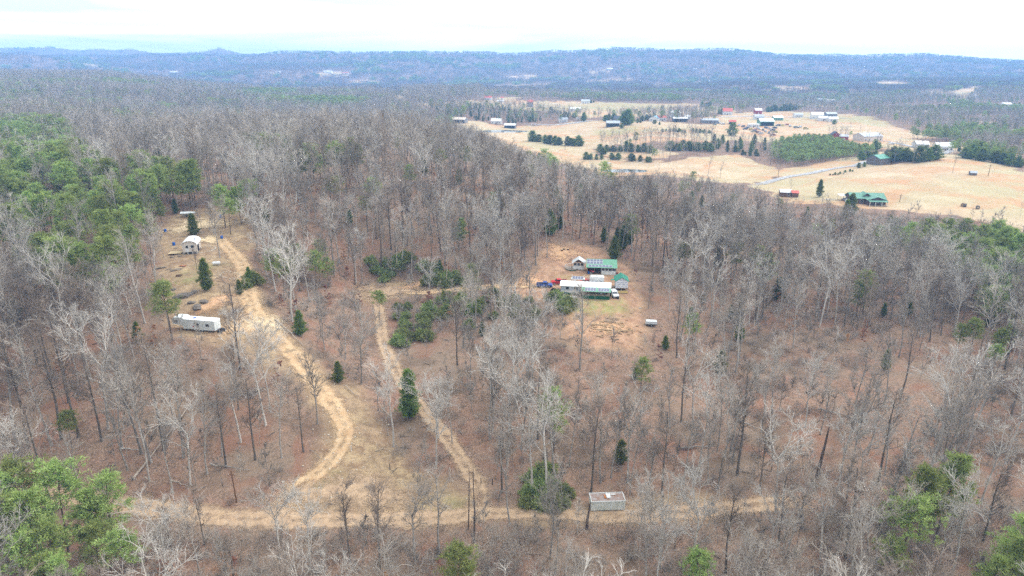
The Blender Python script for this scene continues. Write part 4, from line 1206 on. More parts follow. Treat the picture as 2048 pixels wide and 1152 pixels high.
def gable(parent, L, W, z0, h, rh, wallm, roofm, ov=.35, axis='x', th=.1, x0=0., y0=0., roofname='roof', wallname='wall'):
    """walls with gables and a two-slope roof; ridge along axis; centred on x0,y0"""
    if axis == 'x':
        poly = [(-W/2+y0, z0), (W/2+y0, z0), (W/2+y0, z0+h), (y0, z0+h+rh), (-W/2+y0, z0+h)]
        w = G().prism(poly, x0-L/2, x0+L/2, 'x').build(wallname, wallm, parent)
        k = rh/(W/2); r = G(); a, b = x0-L/2-ov, x0+L/2+ov; d = W/2+ov
        r.slab([(a, y0-d, z0+h-k*ov+.02+th), (b, y0-d, z0+h-k*ov+.02+th), (b, y0, z0+h+rh+.02+th), (a, y0, z0+h+rh+.02+th)], th)
        r.slab([(b, y0+d, z0+h-k*ov+.02+th), (a, y0+d, z0+h-k*ov+.02+th), (a, y0, z0+h+rh+.021+th), (b, y0, z0+h+rh+.021+th)], th)
    else:
        poly = [(-L/2+x0, z0), (L/2+x0, z0), (L/2+x0, z0+h), (x0, z0+h+rh), (-L/2+x0, z0+h)]
        w = G().prism(poly, y0-W/2, y0+W/2, 'y').build(wallname, wallm, parent)
        k = rh/(L/2); r = G(); a, b = y0-W/2-ov, y0+W/2+ov; d = L/2+ov
        r.slab([(x0-d, b, z0+h-k*ov+.02+th), (x0-d, a, z0+h-k*ov+.02+th), (x0, a, z0+h+rh+.02+th), (x0, b, z0+h+rh+.02+th)], th)
        r.slab([(x0+d, a, z0+h-k*ov+.02+th), (x0+d, b, z0+h-k*ov+.02+th), (x0, b, z0+h+rh+.021+th), (x0, a, z0+h+rh+.021+th)], th)
    ro = r.build(roofname, roofm, parent)
    return w, ro
def window(parent, x0, x1, z0, z1, y, out=-1, axis='x', frame=None):
    """framed window on a wall at y (or at x when axis is 'y'), facing out"""
    e = .06*out
    def bx(g, a, b, c, d, p, q):
        return g.box(a, b, min(p, q), max(p, q), c, d) if axis == 'x' else g.box(min(p, q), max(p, q), a, b, c, d)
    g = G(); t = .09
    for (a, b, c, d) in ((x0-t, x1+t, z1, z1+t), (x0-t, x1+t, z0-t, z0), (x0-t, x0, z0, z1), (x1, x1+t, z0, z1)): bx(g, a, b, c, d, y-.005*out, y+e)
    f = g.build('window', frame or W_white, parent)
    bx(G(), x0, x1, z0, z1, y-.005*out, y+e*.45).build('pane', M_glass, f)
    return f
def solar(parent, p0, ux, uy, nx_, ny_, gap=.04, name='solar_panel'):
    """panels laid out from corner p0 over vectors ux, uy (whole array)"""
    p0, ux, uy = Vector(p0), Vector(ux), Vector(uy); nn = ux.cross(uy).normalized()
    for i in range(nx_):
        for j in range(ny_):
            a = p0 + ux*(i/nx_) + uy*(j/ny_) + nn*.06; du = ux/nx_*(1-gap); dv = uy/ny_*(1-gap)
            f = G().slab([a, a+du, a+du+dv, a+dv], .045).build(name, M_alu, parent)
            k = .06
            G().slab([a+du*k+dv*k+nn*.004, a+du*(1-k)+dv*k+nn*.004, a+du*(1-k)+dv*(1-k)+nn*.004, a+du*k+dv*(1-k)+nn*.004], .003).build('solar_cells', M_solar, f)

# --- mobile home with porch
hp = at(1170, 592); HS = mpp(hp)
L = 98*HS; HW = 5.2
home = empty('mobile_home', tuple(hp), R(-9))
h2 = L/2
G().box(-h2, h2, 0, HW, -.3, .85).build('skirting', G_skirt, home)
G().box(-h2-.03, h2+.03, -.03, HW+.03, .85, 1.4).build('wainscot', W_white, home)
w_, r_ = gable(home, L, HW, 1.4, 1.5, .62, B_siding, W_roof, .3, 'x', .1, 0, HW/2)
window(home, -h2*.86+.5, -h2*.86+1.5, 1.75, 2.7, 0)
window(home, -h2*.45, -h2*.45+1.1, 1.8, 2.6, 0)
window(home, h2*.62, h2*.62+1.2, 1.75, 2.7, 0)
d_ = G().box(h2*.2, h2*.2+.95, -.07, -.001, 1.41, 2.85).build('door', W_white, home)
G().cyl((h2*.2+.82, -.12, 2.0), (h2*.2+.82, -.06, 2.0), .04).build('handle', M_dark, d_)
window(home, 1.2, 2.2, 1.75, 2.7, h2, 1, 'y')
for xx in (-h2*.5, h2*.3): G().box(xx, xx+.5, HW*.6, HW*.6+.5, 3.55, 3.85).build('roof_vent', M_alu, r_)
px0 = -L*.055; pw = 3.0
dk = G().box(px0, h2, -pw, -.035, 1.12, 1.3).build('porch_deck', M_wood, home)
G().box(px0+.02, h2-.02, -pw+.02, -.05, -.4, 1.115).build('porch_skirting', G_skirt, home)
for k in range(5):
    xx = px0+.08+(h2-px0-.16)*k/4
    G().box(xx-.07, xx+.07, -pw+.05, -pw+.19, 1.3, 2.5).build('porch_post', M_wood, home)
rl = G().box(px0, h2, -pw+.02, -pw+.1, 2.12, 2.22).box(px0, h2, -pw+.03, -pw+.09, 1.45, 1.53).box(h2-.1, h2-.02, -pw, -.1, 2.12, 2.22).build('porch_railing', M_wood, home)
g = G()
nb = int((h2-px0)/.22)
for k in range(nb):
    xx = px0+.2+(h2-px0-.3)*k/nb; g.box(xx-.02, xx+.02, -pw+.04, -pw+.08, 1.53, 2.12)
g.build('baluster', M_wood, rl)
pr0, pr1 = (-pw-.35, 2.5), (.02, 2.98)
pr = G().slab([(px0-.3, pr0[0], pr0[1]), (h2+.3, pr0[0], pr0[1]), (h2+.3, pr1[0], pr1[1]), (px0-.3, pr1[0], pr1[1])], .08).build('porch_roof', G_roof, home)
sl = Vector((0, pr1[0]-pr0[0], pr1[1]-pr0[1]))
pxL = h2-px0
solar(pr, Vector((px0+pxL*.10, pr0[0], pr0[1]))+sl*.1, (pxL*.40, 0, 0), sl*.72, 4, 1)
solar(pr, Vector((px0+pxL*.58, pr0[0], pr0[1]))+sl*.1, (pxL*.40, 0, 0), sl*.72, 4, 1)
stp = empty('porch_steps', (px0-.02, -pw*.55, 0), 0); stp.parent = home
for k in range(5):
    G().box(-.3*(k+1), -.3*k-.02, -.6, .6, 1.3-.24*(k+1)-.06, 1.3-.24*(k+1)).build('tread', M_wood, stp)
for s_ in (-1, 1):
    G().slab([(0, s_*.66, 1.25), (-1.5, s_*.66, .05), (-1.5, s_*.66, .3), (0, s_*.66, 1.5)], .05).build('stringer', M_wood, stp)
    G().cyl((0, s_*.68, 2.2), (-1.55, s_*.68, 1.0), .045, n=6).cyl((-1.5, s_*.68, .1), (-1.5, s_*.68, 1.05), .045, n=6).build('hand_rail', M_wood, stp)
tag(home, 'long white-roofed mobile home with green skirting and solar-topped porch', 'mobile home')
def home_pt(x, y, z=0.0):
    c, s_ = math.cos(R(-9)), math.sin(R(-9)); X, Y = hp[0]+x*c-y*s_, hp[1]+x*s_+y*c
    return (X, Y, z if z else float(zat(X, Y)))
# things on the porch
def small_box(name, loc, rz, sx, sy, sz, m, label, cat, lid=None):
    e = empty(name, loc, rz)
    G().box(-sx/2, sx/2, -sy/2, sy/2, 0, sz*.82).build('body', m, e)
    G().box(-sx/2-.03, sx/2+.03, -sy/2-.03, sy/2+.03, sz*.82+.002, sz).build('lid', lid or m, e)
    return tag(e, label, cat)
small_box('storage_chest', home_pt(px0+1.2, -1.4, hp[2]+1.3), R(-9), 1.1, .6, .7, mat('orange_tan', S(186,104,70), .7), 'rust-coloured chest at the stair end of the porch', 'chest')
small_box('cooler', home_pt(h2-2.6, -1.5, hp[2]+1.3), R(-9), .9, .55, .65, W_white, 'white cooler on the porch deck', 'cooler')
small_box('grill', home_pt(h2-1.2, -1.6, hp[2]+1.3), R(-9), 1.0, .6, 1.0, M_dark, 'black grill at the far end of the porch', 'grill')
# walkway of white planks, board by board
wk = empty('plank_walkway', home_pt(-h2*.5, -1.9), R(-9))
for k in range(12): G().box(-2.5+k*.42, -2.5+k*.42+.38, -.55, .55, -.12, .08).build('plank', W_white, wk)
tag(wk, 'white plank walkway on the grass before the mobile home', 'walkway')

# --- shed with open bay and solar roof
sp_ = at(1203, 550); SS = mpp(sp_); Ls = 58*SS; Ws = 5.6
shed = empty('solar_shed', tuple(sp_), R(-6)); s2 = Ls/2
fz, bz = 2.5, 4.1
rf = G().slab([(-s2-.3, -.4, fz), (s2+.3, -.4, fz), (s2+.3, Ws*.8, bz), (-s2-.3, Ws*.8, bz)], .1).slab([(s2+.3, Ws*.8, bz), (s2+.3, Ws+1.2, fz+.4), (-s2-.3, Ws+1.2, fz+.4), (-s2-.3, Ws*.8, bz+.002)], -.1).build('roof', G_roof, shed)
us = Vector((0, Ws*.8+.4, bz-fz))
solar(rf, Vector((-s2-.1, -.4, fz))+us*.42, (Ls*.55, 0, 0), us*.55, 5, 2)
solar(rf, Vector((-s2+.4, -.4, fz))+us*.08, (Ls*.82, 0, 0), us*.24, 7, 1)
G().box(-s2, s2, Ws-.15, Ws, -.3, 2.9).build('back_wall', M_wood, shed)
G().box(-s2, -s2+.12, .1, Ws-.16, -.3, 2.55).build('side_wall', M_wood, shed)
G().box(s2-.12, s2, .1, Ws-.16, -.3, 2.55).build('side_wall', W_white, shed)
G().box(-.02*Ls, s2-.13, .02, .14, -.3, 1.25).build('front_wall', W_dirty, shed)
G().box(-.02*Ls, .1*0-.02*Ls+.12, .15, Ws-.17, -.3, 2.55).build('partition', M_wood, shed)
for k in range(4):
    a = -.02*Ls+.25+k*(s2+.02*Ls-.4)/4; window(shed, a, a+(s2)/4-.35, 1.38, 2.2, .08, -1)
for xx in (-s2+.1, -.25*Ls, -.02*Ls+.05, s2-.1): G().box(xx-.06, xx+.06, -.05, .0, -.3, 2.45).build('post', M_wood, shed)
tag(shed, 'open shed with green metal roof half covered by solar panels', 'shed')
def at_local(o, x, y, dz=0.0):
    c, s_ = math.cos(o.rotation_euler.z), math.sin(o.rotation_euler.z); X, Y = o.location.x+x*c-y*s_, o.location.y+x*s_+y*c
    return (X, Y, float(zat(X, Y))+dz)
def atv(name, loc, rz, m, label, cat='quad bike', s=1.0):
    e = empty(name, loc, rz, s)
    G().prism([(-.85, .5), (-.3, .42), (.4, .42), (.95, .55), (.8, .85), (.2, .78), (-.2, .92), (-.85, .85)], -.28, .28).build('body', m, e)
    G().box(-.6, .05, -.16, .16, .92, 1.02).build('seat', M_dark, e)
    G().cyl((.35, 0, .75), (.25, 0, 1.15), .03, n=6).cyl((.25, -.4, 1.15), (.25, .4, 1.15), .025, n=6).build('handlebar', M_dark, e)
    for a in (-.6, .65):
        for b in (-.45, .45): wheel(e, a, b, .3, .26)
    return tag(e, label, cat)
atv('tractor', at_local(shed, -s2+1.5, 1.2), R(-60), paint('red_enamel', S(214,40,40)), 'red machine parked in the open bay of the solar-roofed shed', 'tractor', 1.35)
def barrel(loc, m, label, r=.3, h=.9):
    e = empty('barrel', loc)
    G().cyl((0, 0, -.05), (0, 0, h*.33), r, r*1.06, 12).cyl((0, 0, h*.33), (0, 0, h*.66), r*1.06, r*1.06, 12).cyl((0, 0, h*.66), (0, 0, h), r*1.06, r, 12).build('body', m, e)
    G().cyl((0, 0, h), (0, 0, h+.03), r*1.02, n=12).build('lid', m, e)
    return tag(e, label, 'barrel')
barrel(at_local(shed, -s2+.5, .4), M_blue, 'blue barrel at the left post of the solar-roofed shed')
barrel(at_local(shed, s2+.35, .2), mat('maroon_paint', S(128,36,48), .5), 'dark red barrel at the right corner of the solar-roofed shed')

# --- gazebo with curved deck
gp = at(1157, 541); gz = empty('garden_room', tuple(gp), R(-8)); a2 = 11*mpp(gp)
G().box(-a2, a2, 0, 3.4, .25, 1.5).build('lower_wall', W_white, gz)
G().box(-a2+.02, a2-.02, .02, 3.38, -.3, .25).build('base', M_wood, gz)
for k in range(3): window(gz, -a2+.25+k*(2*a2-.2)/3, -a2+.25+(k+1)*(2*a2-.2)/3-.3, 1.62, 2.5, .04)
for xx in (-a2+.07, -a2/3, a2/3, a2-.07):
    for yy in (.07, 3.33): G().box(xx-.06, xx+.06, yy-.06, yy+.06, 1.5, 2.72).build('post', M_tanw, gz)
G().prism([(-a2, 2.72), (a2, 2.72), (0, 3.9)], .05, .17).build('gable_board', M_brown, gz)
g = G()
for s_ in (-1, 1):
    q = [(s_*(a2+.45), -.5, 2.46), (s_*(a2+.45), 3.8, 2.46), (0, 3.8, 4.02), (0, -.5, 4.02)]
    g.slab(q if s_ > 0 else q[::-1], .09)
g.build('roof', M_tarp, gz)
ring = [(-a2-.2+math.cos(t)*2.6, .9+math.sin(t)*2.3) for t in np.linspace(math.pi*.55, math.pi*1.62, 13)]
G().prism([(-a2, 2.9)]+ring+[(-a2+1.6, -.02), (-a2, -.02)], .28, .42, 'z').build('deck', M_wood, gz)
G().prism([(-a2+.1, 2.7)]+[(x_*.97, y_*.97) for x_, y_ in ring]+[(-a2+1.4, -.05), (-a2+.1, -.05)], -.4, .275, 'z').build('deck_skirting', G_skirt, gz)
g = G()
for k in range(12):
    g.cyl((*ring[k], 1.35), (*ring[k+1], 1.35), .05, n=5)
gr_ = g.build('deck_railing', W_white, gz)
for k in range(13): G().box(ring[k][0]-.05, ring[k][0]+.05, ring[k][1]-.05, ring[k][1]+.05, .42, 1.36).build('rail_post', W_white, gz)
tag(gz, 'small glazed garden room with pale gable roof and curved railed deck', 'garden room')

# --- little unfinished house in printed wrap, on posts
np_ = at(1243, 583); nh = empty('wrapped_cabin', tuple(np_), R(-4)); n2 = 12.3*mpp(np_); nz = 1.0
w_, r_ = gable(nh, 2*n2, 5.0, nz, 2.35, 1.15, M_wrap, T_roof, .3, 'y', .09, 0, 2.5)
for xx in (-n2+.2, 0, n2-.2):
    for yy in (.2, 2.5, 4.8): G().box(xx-.12, xx+.12, yy-.12, yy+.12, -.5, nz-.19).build('pier', M_concrete, nh)
G().box(-n2+.02, n2-.02, .02, 4.98, nz-.18, nz-.002).build('floor_frame', M_brown, nh)
for row, (zz, xs) in enumerate(((nz+.35, (-.62, .1, .74)), (nz+1.05, (-.38, .28, .78)), (nz+1.75, (-.62, 0., .62)), (nz+2.5, (-.18, .2)))):
    for fx in xs:
        g = G(); pts = []
        for k in range(9):                          # hill-shaped printed mark
            t = math.pi*k/8; pts.append((fx*n2*1.02-math.cos(t)*.36, zz+math.sin(t)*.2))
        inner = [(x_*1.0+(fx*n2*1.02-x_)*.35, zz+(z_-zz)*.55) for x_, z_ in pts]
        n = len(pts); g.add([(x_, -.004, z_) for x_, z_ in pts]+[(x_, -.004, z_) for x_, z_ in inner], [(i, i+1, i+1+n, i+n) for i in range(n-1)])
        g.build('printed_mark', M_wrapblue, w_, fix=False)
G().box(-n2-1.2, -n2-.02, .8, 2.0, nz-.1, nz).build('landing', M_wood, nh)
G().slab([(-n2-1.2, .9, nz), (-n2-1.2, 1.9, nz), (-n2-3.2, 1.9, .05), (-n2-3.2, .9, .05)], -.07).build('ramp', M_tanw, nh)
ar = G().slab([(-n2-1.3, 2.1, nz+1.85), (-n2-.01, 2.1, nz+2.1), (-n2-.01, 3.4, nz+2.1), (-n2-1.3, 3.4, nz+1.85)], .06).build('awning', T_roof, nh)
tag(nh, 'small cabin in white wrap with blue marks and teal roof, on piers', 'cabin')
lum = empty('lumber_pile', at_local(nh, .3, -.7), R(4))
for k in range(9): G().box(-1.6+.1*(k % 3), 1.5, -.7+.16*k, -.7+.16*k+.13, 0, .12+.1*(k % 4)).build('board', M_tanw if k % 2 else mat('yellow_board', S(216,186,92), .7), lum)
tag(lum, 'yellowish lumber stacked in front of the wrapped cabin', 'lumber')

# --- vehicles around the mobile home
p = at(1089, 574); pickup('pickup_truck', tuple(p), R(-6), paint('blue_car_paint', S(48,86,168)), 'blue pickup parked left of the mobile home', 5.1)
p = at(1118, 568); pickup('pickup_truck', tuple(p), R(184), paint('red_car_paint', S(206,36,48)), 'red pickup behind the left end of the mobile home', 5.3)
p = home_pt(-.2, HW+3.2); pickup('parked_car', p, R(175), paint('red_car_paint_b', S(196,40,44)), 'red car half hidden behind the mobile home roof', 4.5, False)
p = home_pt(h2+1.3, 1.0); pickup('parked_van', p, R(-82), paint('white_car_paint', S(232,234,236)), 'white sport utility car parked at the right end of the mobile home', 4.8, False)
def camper(name, loc, rz, L_, label, h=2.7):
    e = empty(name, loc, rz)
    G().prism([(-L_/2, .55), (L_/2, .55), (L_/2, h-.3), (L_/2-.3, h), (-L_/2+.4, h), (-L_/2, h-.5)], -1.15, 1.15).build('body', W_white, e)
    window(e, -.8, .2, 1.4, 2.1, -1.15); window(e, 1.0, 1.7, 1.4, 2.1, -1.15)
    G().box(-L_*.3, -L_*.3+.6, -1.17, -1.151, .6, 2.3).build('door', M_alu, e)
    for s_ in (-1, 1):
        for xx in (-.4, .4): wheel(e, xx, s_*1.0, .34)
    G().box(-.3, .3, -.3, .3, h+.002, h+.2).build('roof_vent', M_alu, e)
    return tag(e, label, 'camper')
camper('camper_trailer', home_pt(h2*.42, HW+2.6), R(-6), 4.6, 'white camper standing behind the mobile home roof', 3.5)
rk = empty('solar_rack', home_pt(-h2*.36, HW+1.7), R(-9)); rh_ = 3.2
for s_ in (-1, 1): G().box(s_*1.9-.08, s_*1.9+.08, -.1, .1, -.3, rh_+1.1).build('post', W_white, rk)
G().box(-2.2, 2.2, -.9, 1.1, rh_-.2, rh_-.1).build('frame', W_white, rk)
solar(rk, (-1.75, -.8, rh_-.08), (3.5, 0, 0), (0, 1.5, .5), 4, 1)
tag(rk, 'raised solar rack on white posts behind the mobile home', 'solar rack')
atv('quad_bike', tuple(at(1107, 583)), R(40), paint('black_enamel', S(40,42,44)), 'black quad bike at the left wall of the mobile home')
atv('mower', tuple(at(1113, 590)), R(10), paint('red_mower', S(206,52,52)), 'small red mower below the left wall of the mobile home', 'mower', .75)
atv('motor_scooter', tuple(at(1117, 582)), R(100), paint('grey_enamel', S(110,114,118)), 'grey machine crowded against the left wall of the mobile home', 'machine', .85)
barrel(tuple(at(1120, 587)), M_blue, 'blue barrel against the left wall of the mobile home', .3, .8)
barrel(tuple(at(1236, 598)), M_dark, 'dark barrel between two posts right of the mobile home', .3, .7)
for u, v, w_l in ((1223, 598, 'left of the dark barrel'), (1241, 601, 'right of the dark barrel')):
    e = empty('fence_post', tuple(at(u, v))); G().box(-.06, .06, -.06, .06, -.3, 1.7).build('post', M_tanw, e); G().prism([(-.07, 1.7), (.07, 1.7), (0, 1.8)], -.07, .07).build('cap', M_tanw, e)
    tag(e, 'slim wooden post standing ' + w_l, 'post')
p = at(1232, 577); barrel(tuple(p), M_dark, 'dark drum beside the white sport utility car', .35, .9)

# --- utility trailer with white cover
ut = empty('utility_trailer', tuple(at(1302, 652)), R(-5))
G().box(-1.6, 1.6, -.8, .8, .5, .75).build('bed', M_dark, ut)
G().prism([(-1.65, .75), (1.65, .75), (1.55, 1.55), (-1.5, 1.6)], -.85, .85).build('cover', M_tarp, ut)
for s_ in (-1, 1): wheel(ut, 0, s_*.9, .33)
G().cyl((1.6, 0, .55), (2.5, 0, .5), .05, n=6).build('drawbar', M_dark, ut)
tag(ut, 'small white-covered trailer at the edge of the woods', 'trailer')
sk = empty('stepping_stone', tuple(at(1281, 618)), R(30)); G().prism([(-.6, 0), (.5, -.1), (.6, .3), (-.4, .4)], -.05, .15, 'z').build('slab', M_concrete, sk); tag(sk, 'pale slab lying uphill of the white-covered trailer', 'slab')

# --- split firewood and long boards in the scraped yard
rgw = np.random.default_rng(3)
g = G()
for k in range(90):
    u, v = 1222+rgw.normal()*20, 655+rgw.normal()*11
    q = at(u, v); a = rgw.normal()*.5+.15; l_ = rnd(rgw, .25, .8); dx, dy = math.cos(a)*l_, math.sin(a)*l_
    g.cyl((q[0]-dx, q[1]-dy, q[2]+.15), (q[0]+dx, q[1]+dy, q[2]+.15+rnd(rgw, 0, .25)), rnd(rgw, .1, .22), n=6)
o = g.build('firewood', M_logs); tag(o, 'split firewood strewn over the scraped yard', 'firewood', kind='stuff')
for i, (u, v, a, l_) in enumerate(((1195,652,-.15,2.4),(1205,662,-.2,2.6),(1212,645,.1,1.8),(1245,664,.05,3.2),(1228,640,-.1,1.6))):
    e = empty('cut_log', tuple(at(u, v)), a)
    G().chain([(-l_, 0, .25), (0, .05, .3), (l_, 0, .28)], [.28, .25, .22], 8).build('log', M_logs, e)
    G().cyl((-l_-.02, 0, .25), (-l_-.005, 0, .25), .26, n=8).build('cut_end', M_tanw, e)
    tag(e, ['longer pale log at the left of the firewood', 'pale log lowest at the left of the firewood', 'short pale log uphill of the firewood', 'long pale log right of the firewood', 'shortest pale log at the top of the firewood'][i], 'log')
# stumps and blocks at the back of the clearing
for i, (u, v) in enumerate(((1128,500),(1136,501),(1124,503))):
    e = empty('stump', tuple(at(u, v))); G().cyl((0, 0, -.2), (0, 0, .6), .5, .42, 9).build('trunk', M_brown, e); G().cyl((0, 0, .6), (0, 0, .62), .41, n=9).build('cut_face', M_tanw, e)
    tag(e, ('middle', 'right', 'left')[i] + ' of three stumps on the slope above the garden room', 'stump')

# ================================================================ left hill
# --- fifth-wheel trailer
tp_ = at(389, 664); TS_ = mpp(tp_); TL = 93*TS_; t2 = TL/2
fw = empty('fifth_wheel_trailer', tuple(tp_), R(-11))
G().prism([(-t2+2.9, .55), (t2, .55), (t2+.02, 2.95), (t2-.15, 3.05), (-t2+3.4, 3.05), (-t2+2.7, 3.45), (-t2+.5, 3.4), (-t2, 2.9), (-t2-.05, 1.6), (-t2+2.6, 1.45)], 0, 2.5).build('body', W_dirty, fw)
G().slab([(-t2+3.45, .02, 3.055), (t2-.17, .02, 3.055), (t2-.17, 2.48, 3.055), (-t2+3.45, 2.48, 3.055)], -.03).build('roof_membrane', W_roof, fw)
for a, b, c, d in ((-t2+.4, -t2+1.5, 2.0, 2.7), (t2*.12, t2*.12+.75, 1.35, 2.25), (t2*.58, t2*.58+.9, 1.55, 2.15)): window(fw, a, b, c, d, 0, -1, 'x', M_alu)
d_ = G().box(-t2*.18, -t2*.18+.7, -.04, -.001, .7, 2.5).build('door', W_white, fw); G().cyl((-t2*.18+.6, -.08, 1.5), (-t2*.18+.6, -.04, 1.5), .04).build('handle', M_dark, d_)
G().box(-t2*.05, t2*.02, -.02, -.001, 1.2, 1.5).build('red_marker', paint('red_lamp', S(196,60,60)), fw)
G().box(t2-.02, t2+.06, .2, 2.3, .55, .75).build('bumper', M_alu, fw)
G().box(t2-.5, t2-.35, -.03, -.001, .6, .75).build('tail_lamp', paint('red_lamp2', S(214,50,40)), fw)
for yy in (.15, 2.35):
    for xx in (t2*.25, t2*.25+.85): wheel(fw, xx, yy, .36)
for xx in (-t2+3.3, t2-.6):
    for yy in (.3, 2.2): G().box(xx-.06, xx+.06, yy-.06, yy+.06, -.2, .55).build('stabiliser', M_dark, fw)
G().box(-t2*.1, -t2*.1+.5, 1.0, 1.6, 3.06, 3.25).build('roof_vent', M_blue, fw)
tag(fw, 'long dirty-white fifth-wheel trailer parked across the left slope', 'trailer')
atv('quad_bike', tuple(at(444, 666)), R(70), paint('dark_enamel', S(52,58,70)), 'dark quad bike at the right end of the fifth-wheel trailer')

# --- arched cabin
cp_ = at(381, 509); cb = empty('arched_cabin', tuple(cp_), R(14)); c2 = 13.5*mpp(cp_); cl = 6.6; cz = .75
arch = [(-c2, cz), (c2, cz), (c2, cz+2.2)] + [(math.cos(t)*c2, cz+2.2+math.sin(t)*1.25) for t in np.linspace(.25, math.pi-.25, 9)] + [(-c2, cz+2.2)]
wl_ = G().prism(arch, 0, cl).build('wall', M_cream, cb)
outer = [(math.cos(t)*(c2+.22), cz+2.2+math.sin(t)*1.42) for t in np.linspace(-.05, math.pi+.05, 13)]
inner = [(math.cos(t)*(c2+.08), cz+2.2+math.sin(t)*1.3) for t in np.linspace(-.05, math.pi+.05, 13)]
G().prism(outer+inner[::-1], -.35, cl+.3).build('roof', W_roof, cb)
window(cb, -c2*.5, -c2*.5+.7, cz+1.2, cz+2.1, 0); window(cb, c2*.18, c2*.18+.9, cz+1.3, cz+2.1, 0)
dd = G().box(-c2*.5-.12, -c2*.5+.82, -.05, -.001, cz+.02, cz+1.1).build('door', W_white, cb); G().cyl((-c2*.5+.7, -.1, cz+.9), (-c2*.5+.7, -.05, cz+.9), .04).build('handle', M_dark, dd)
for xx in (-c2+.3, -c2/3, c2/3, c2-.3):
    for yy in (.2, cl/2, cl-.2): G().box(xx-.2, xx+.2, yy-.2, yy+.2, -.5, cz-.003).build('block', M_concrete, cb)
G().cyl((c2*.75, 1.2, cz+2.9), (c2*.75, 1.2, cz+4.2), .09, n=8).build('stove_pipe', M_blue, cb)
G().box(c2+.01, c2+.3, .8, 2.0, cz+.2, cz+2.0).build('side_cabinet', M_dark, cb)
tag(cb, 'small cream cabin with white arched roof on blocks', 'cabin')
# deck of pallets beside it
dkk = empty('board_deck', tuple(at(352, 507)), R(10))
for k in range(8): G().box(-1.9, 1.9, -1.6+k*.4, -1.6+k*.4+.34, .3, .38).build('board', M_tanw, dkk)
for xx in (-1.7, 1.7):
    for yy in (-1.4, 1.4): G().box(xx-.1, xx+.1, yy-.1, yy+.1, -.4, .298).build('leg', M_wood, dkk)
tag(dkk, 'low deck of pale boards left of the arched cabin', 'deck')
for i, (u, v, a) in enumerate(((352,497,.3),(345,515,-.2),(360,513,.6))):
    e = empty('pallet', tuple(at(u, v)), a)
    for k in range(5): G().box(-.6, .6, -.55+k*.24, -.55+k*.24+.15, .14, .18).build('slat', M_wood, e)
    for s_ in (-.5, 0, .5): G().box(s_-.05, s_+.05, -.55, .6, 0, .138).build('runner', M_wood, e)
    tag(e, ('grey pallet behind the board deck', 'grey pallet lying in front of the board deck', 'grey pallet between the deck and the arched cabin')[i], 'pallet')

# --- boat on trailer under the trees
bt = empty('covered_boat', tuple(at(377, 434)), R(8))
hull = []
for x_, w2, z0, z1 in ((-2.6, .9, .7, 1.4), (-1, 1.0, .65, 1.4), (1, .9, .65, 1.45), (2.2, .5, .8, 1.55), (2.9, .04, 1.2, 1.65)): hull.append((x_, w2, z0, z1))
g = G(); vs_, fs = [], []
for x_, w2, z0, z1 in hull: vs_ += [(x_, -w2, z1), (x_, -w2*.75, (z0+z1)/2), (x_, 0, z0), (x_, w2*.75, (z0+z1)/2), (x_, w2, z1)]
for i in range(4):
    for j in range(4): fs.append((i*5+j, i*5+j+1, i*5+j+6, i*5+j+5))
fs.append((0, 1, 2, 3, 4)); g.add(vs_, fs).build('hull', W_dirty, bt)
g = G(); vs_ = []
for x_, w2, z0, z1 in hull: vs_ += [(x_, -w2-.05, z1+.02), (x_, 0, z1+.55*w2), (x_, w2+.05, z1+.02)]
g.add(vs_, [(i*3+j, i*3+j+1, i*3+j+4, i*3+j+3) for i in range(4) for j in range(2)] + [(0, 1, 2)]).build('cover', M_tarp, bt)
for s_ in (-1, 1): wheel(bt, -.8, s_*.8, .35)
G().box(-2.3, 2.6, -.06, .06, .45, .58).cyl((2.6, 0, .5), (3.8, 0, .5), .05, n=6).build('trailer_frame', M_alu, bt)
tag(bt, 'boat under a pale cover on its trailer at the clearing edge', 'boat')

def picnic(loc, rz, label):
    e = empty('picnic_table', loc, rz)
    for k in range(4): G().box(-.95, .95, -.38+k*.2, -.38+k*.2+.17, .72, .76).build('table_board', M_tanw, e)
    for s_ in (-1, 1): G().box(-.95, .95, s_*.72-.13, s_*.72+.13, .42, .46).build('bench', M_tanw, e)
    for xx in (-.7, .7):
        G().slab([(xx, -.8, -.1), (xx, -.7, -.1), (xx, -.2, .715), (xx, -.3, .715)], .06).slab([(xx, .8, -.1), (xx, .7, -.1), (xx, .2, .715), (xx, .3, .715)], .06).build('leg', M_wood, e)
    return tag(e, label, 'picnic table')
picnic(tuple(at(381, 469)), R(25), 'wooden picnic table on the sandy ground behind the arched cabin')
for u, v, lb in ((331,464,'blue barrel at the left edge of the upper clearing'),(348,491,'blue barrel behind the board deck'),(444,478,'blue barrel at the foot of the dark tree above the track'),(441,436,'blue barrel at the top edge of the clearing')):
    barrel(tuple(at(u, v)), M_blue, lb, .42, 1.0)
tk = empty('propane_tank', tuple(at(433, 531)), R(15))
G().cyl((-.9, 0, .75), (.9, 0, .75), .5, n=12).cyl((-1.15, 0, .75), (-.9, 0, .75), .28, .5, 12).cyl((.9, 0, .75), (1.15, 0, .75), .5, .28, 12).build('tank', W_white, tk)
for xx in (-.6, .6): G().box(xx-.08, xx+.08, -.35, .35, -.2, .35).build('leg', M_concrete, tk)
G().cyl((0, 0, 1.22), (0, 0, 1.4), .14, n=8).build('valve_dome', W_white, tk)
tag(tk, 'white gas tank at the foot of a tree beside the track', 'gas tank')

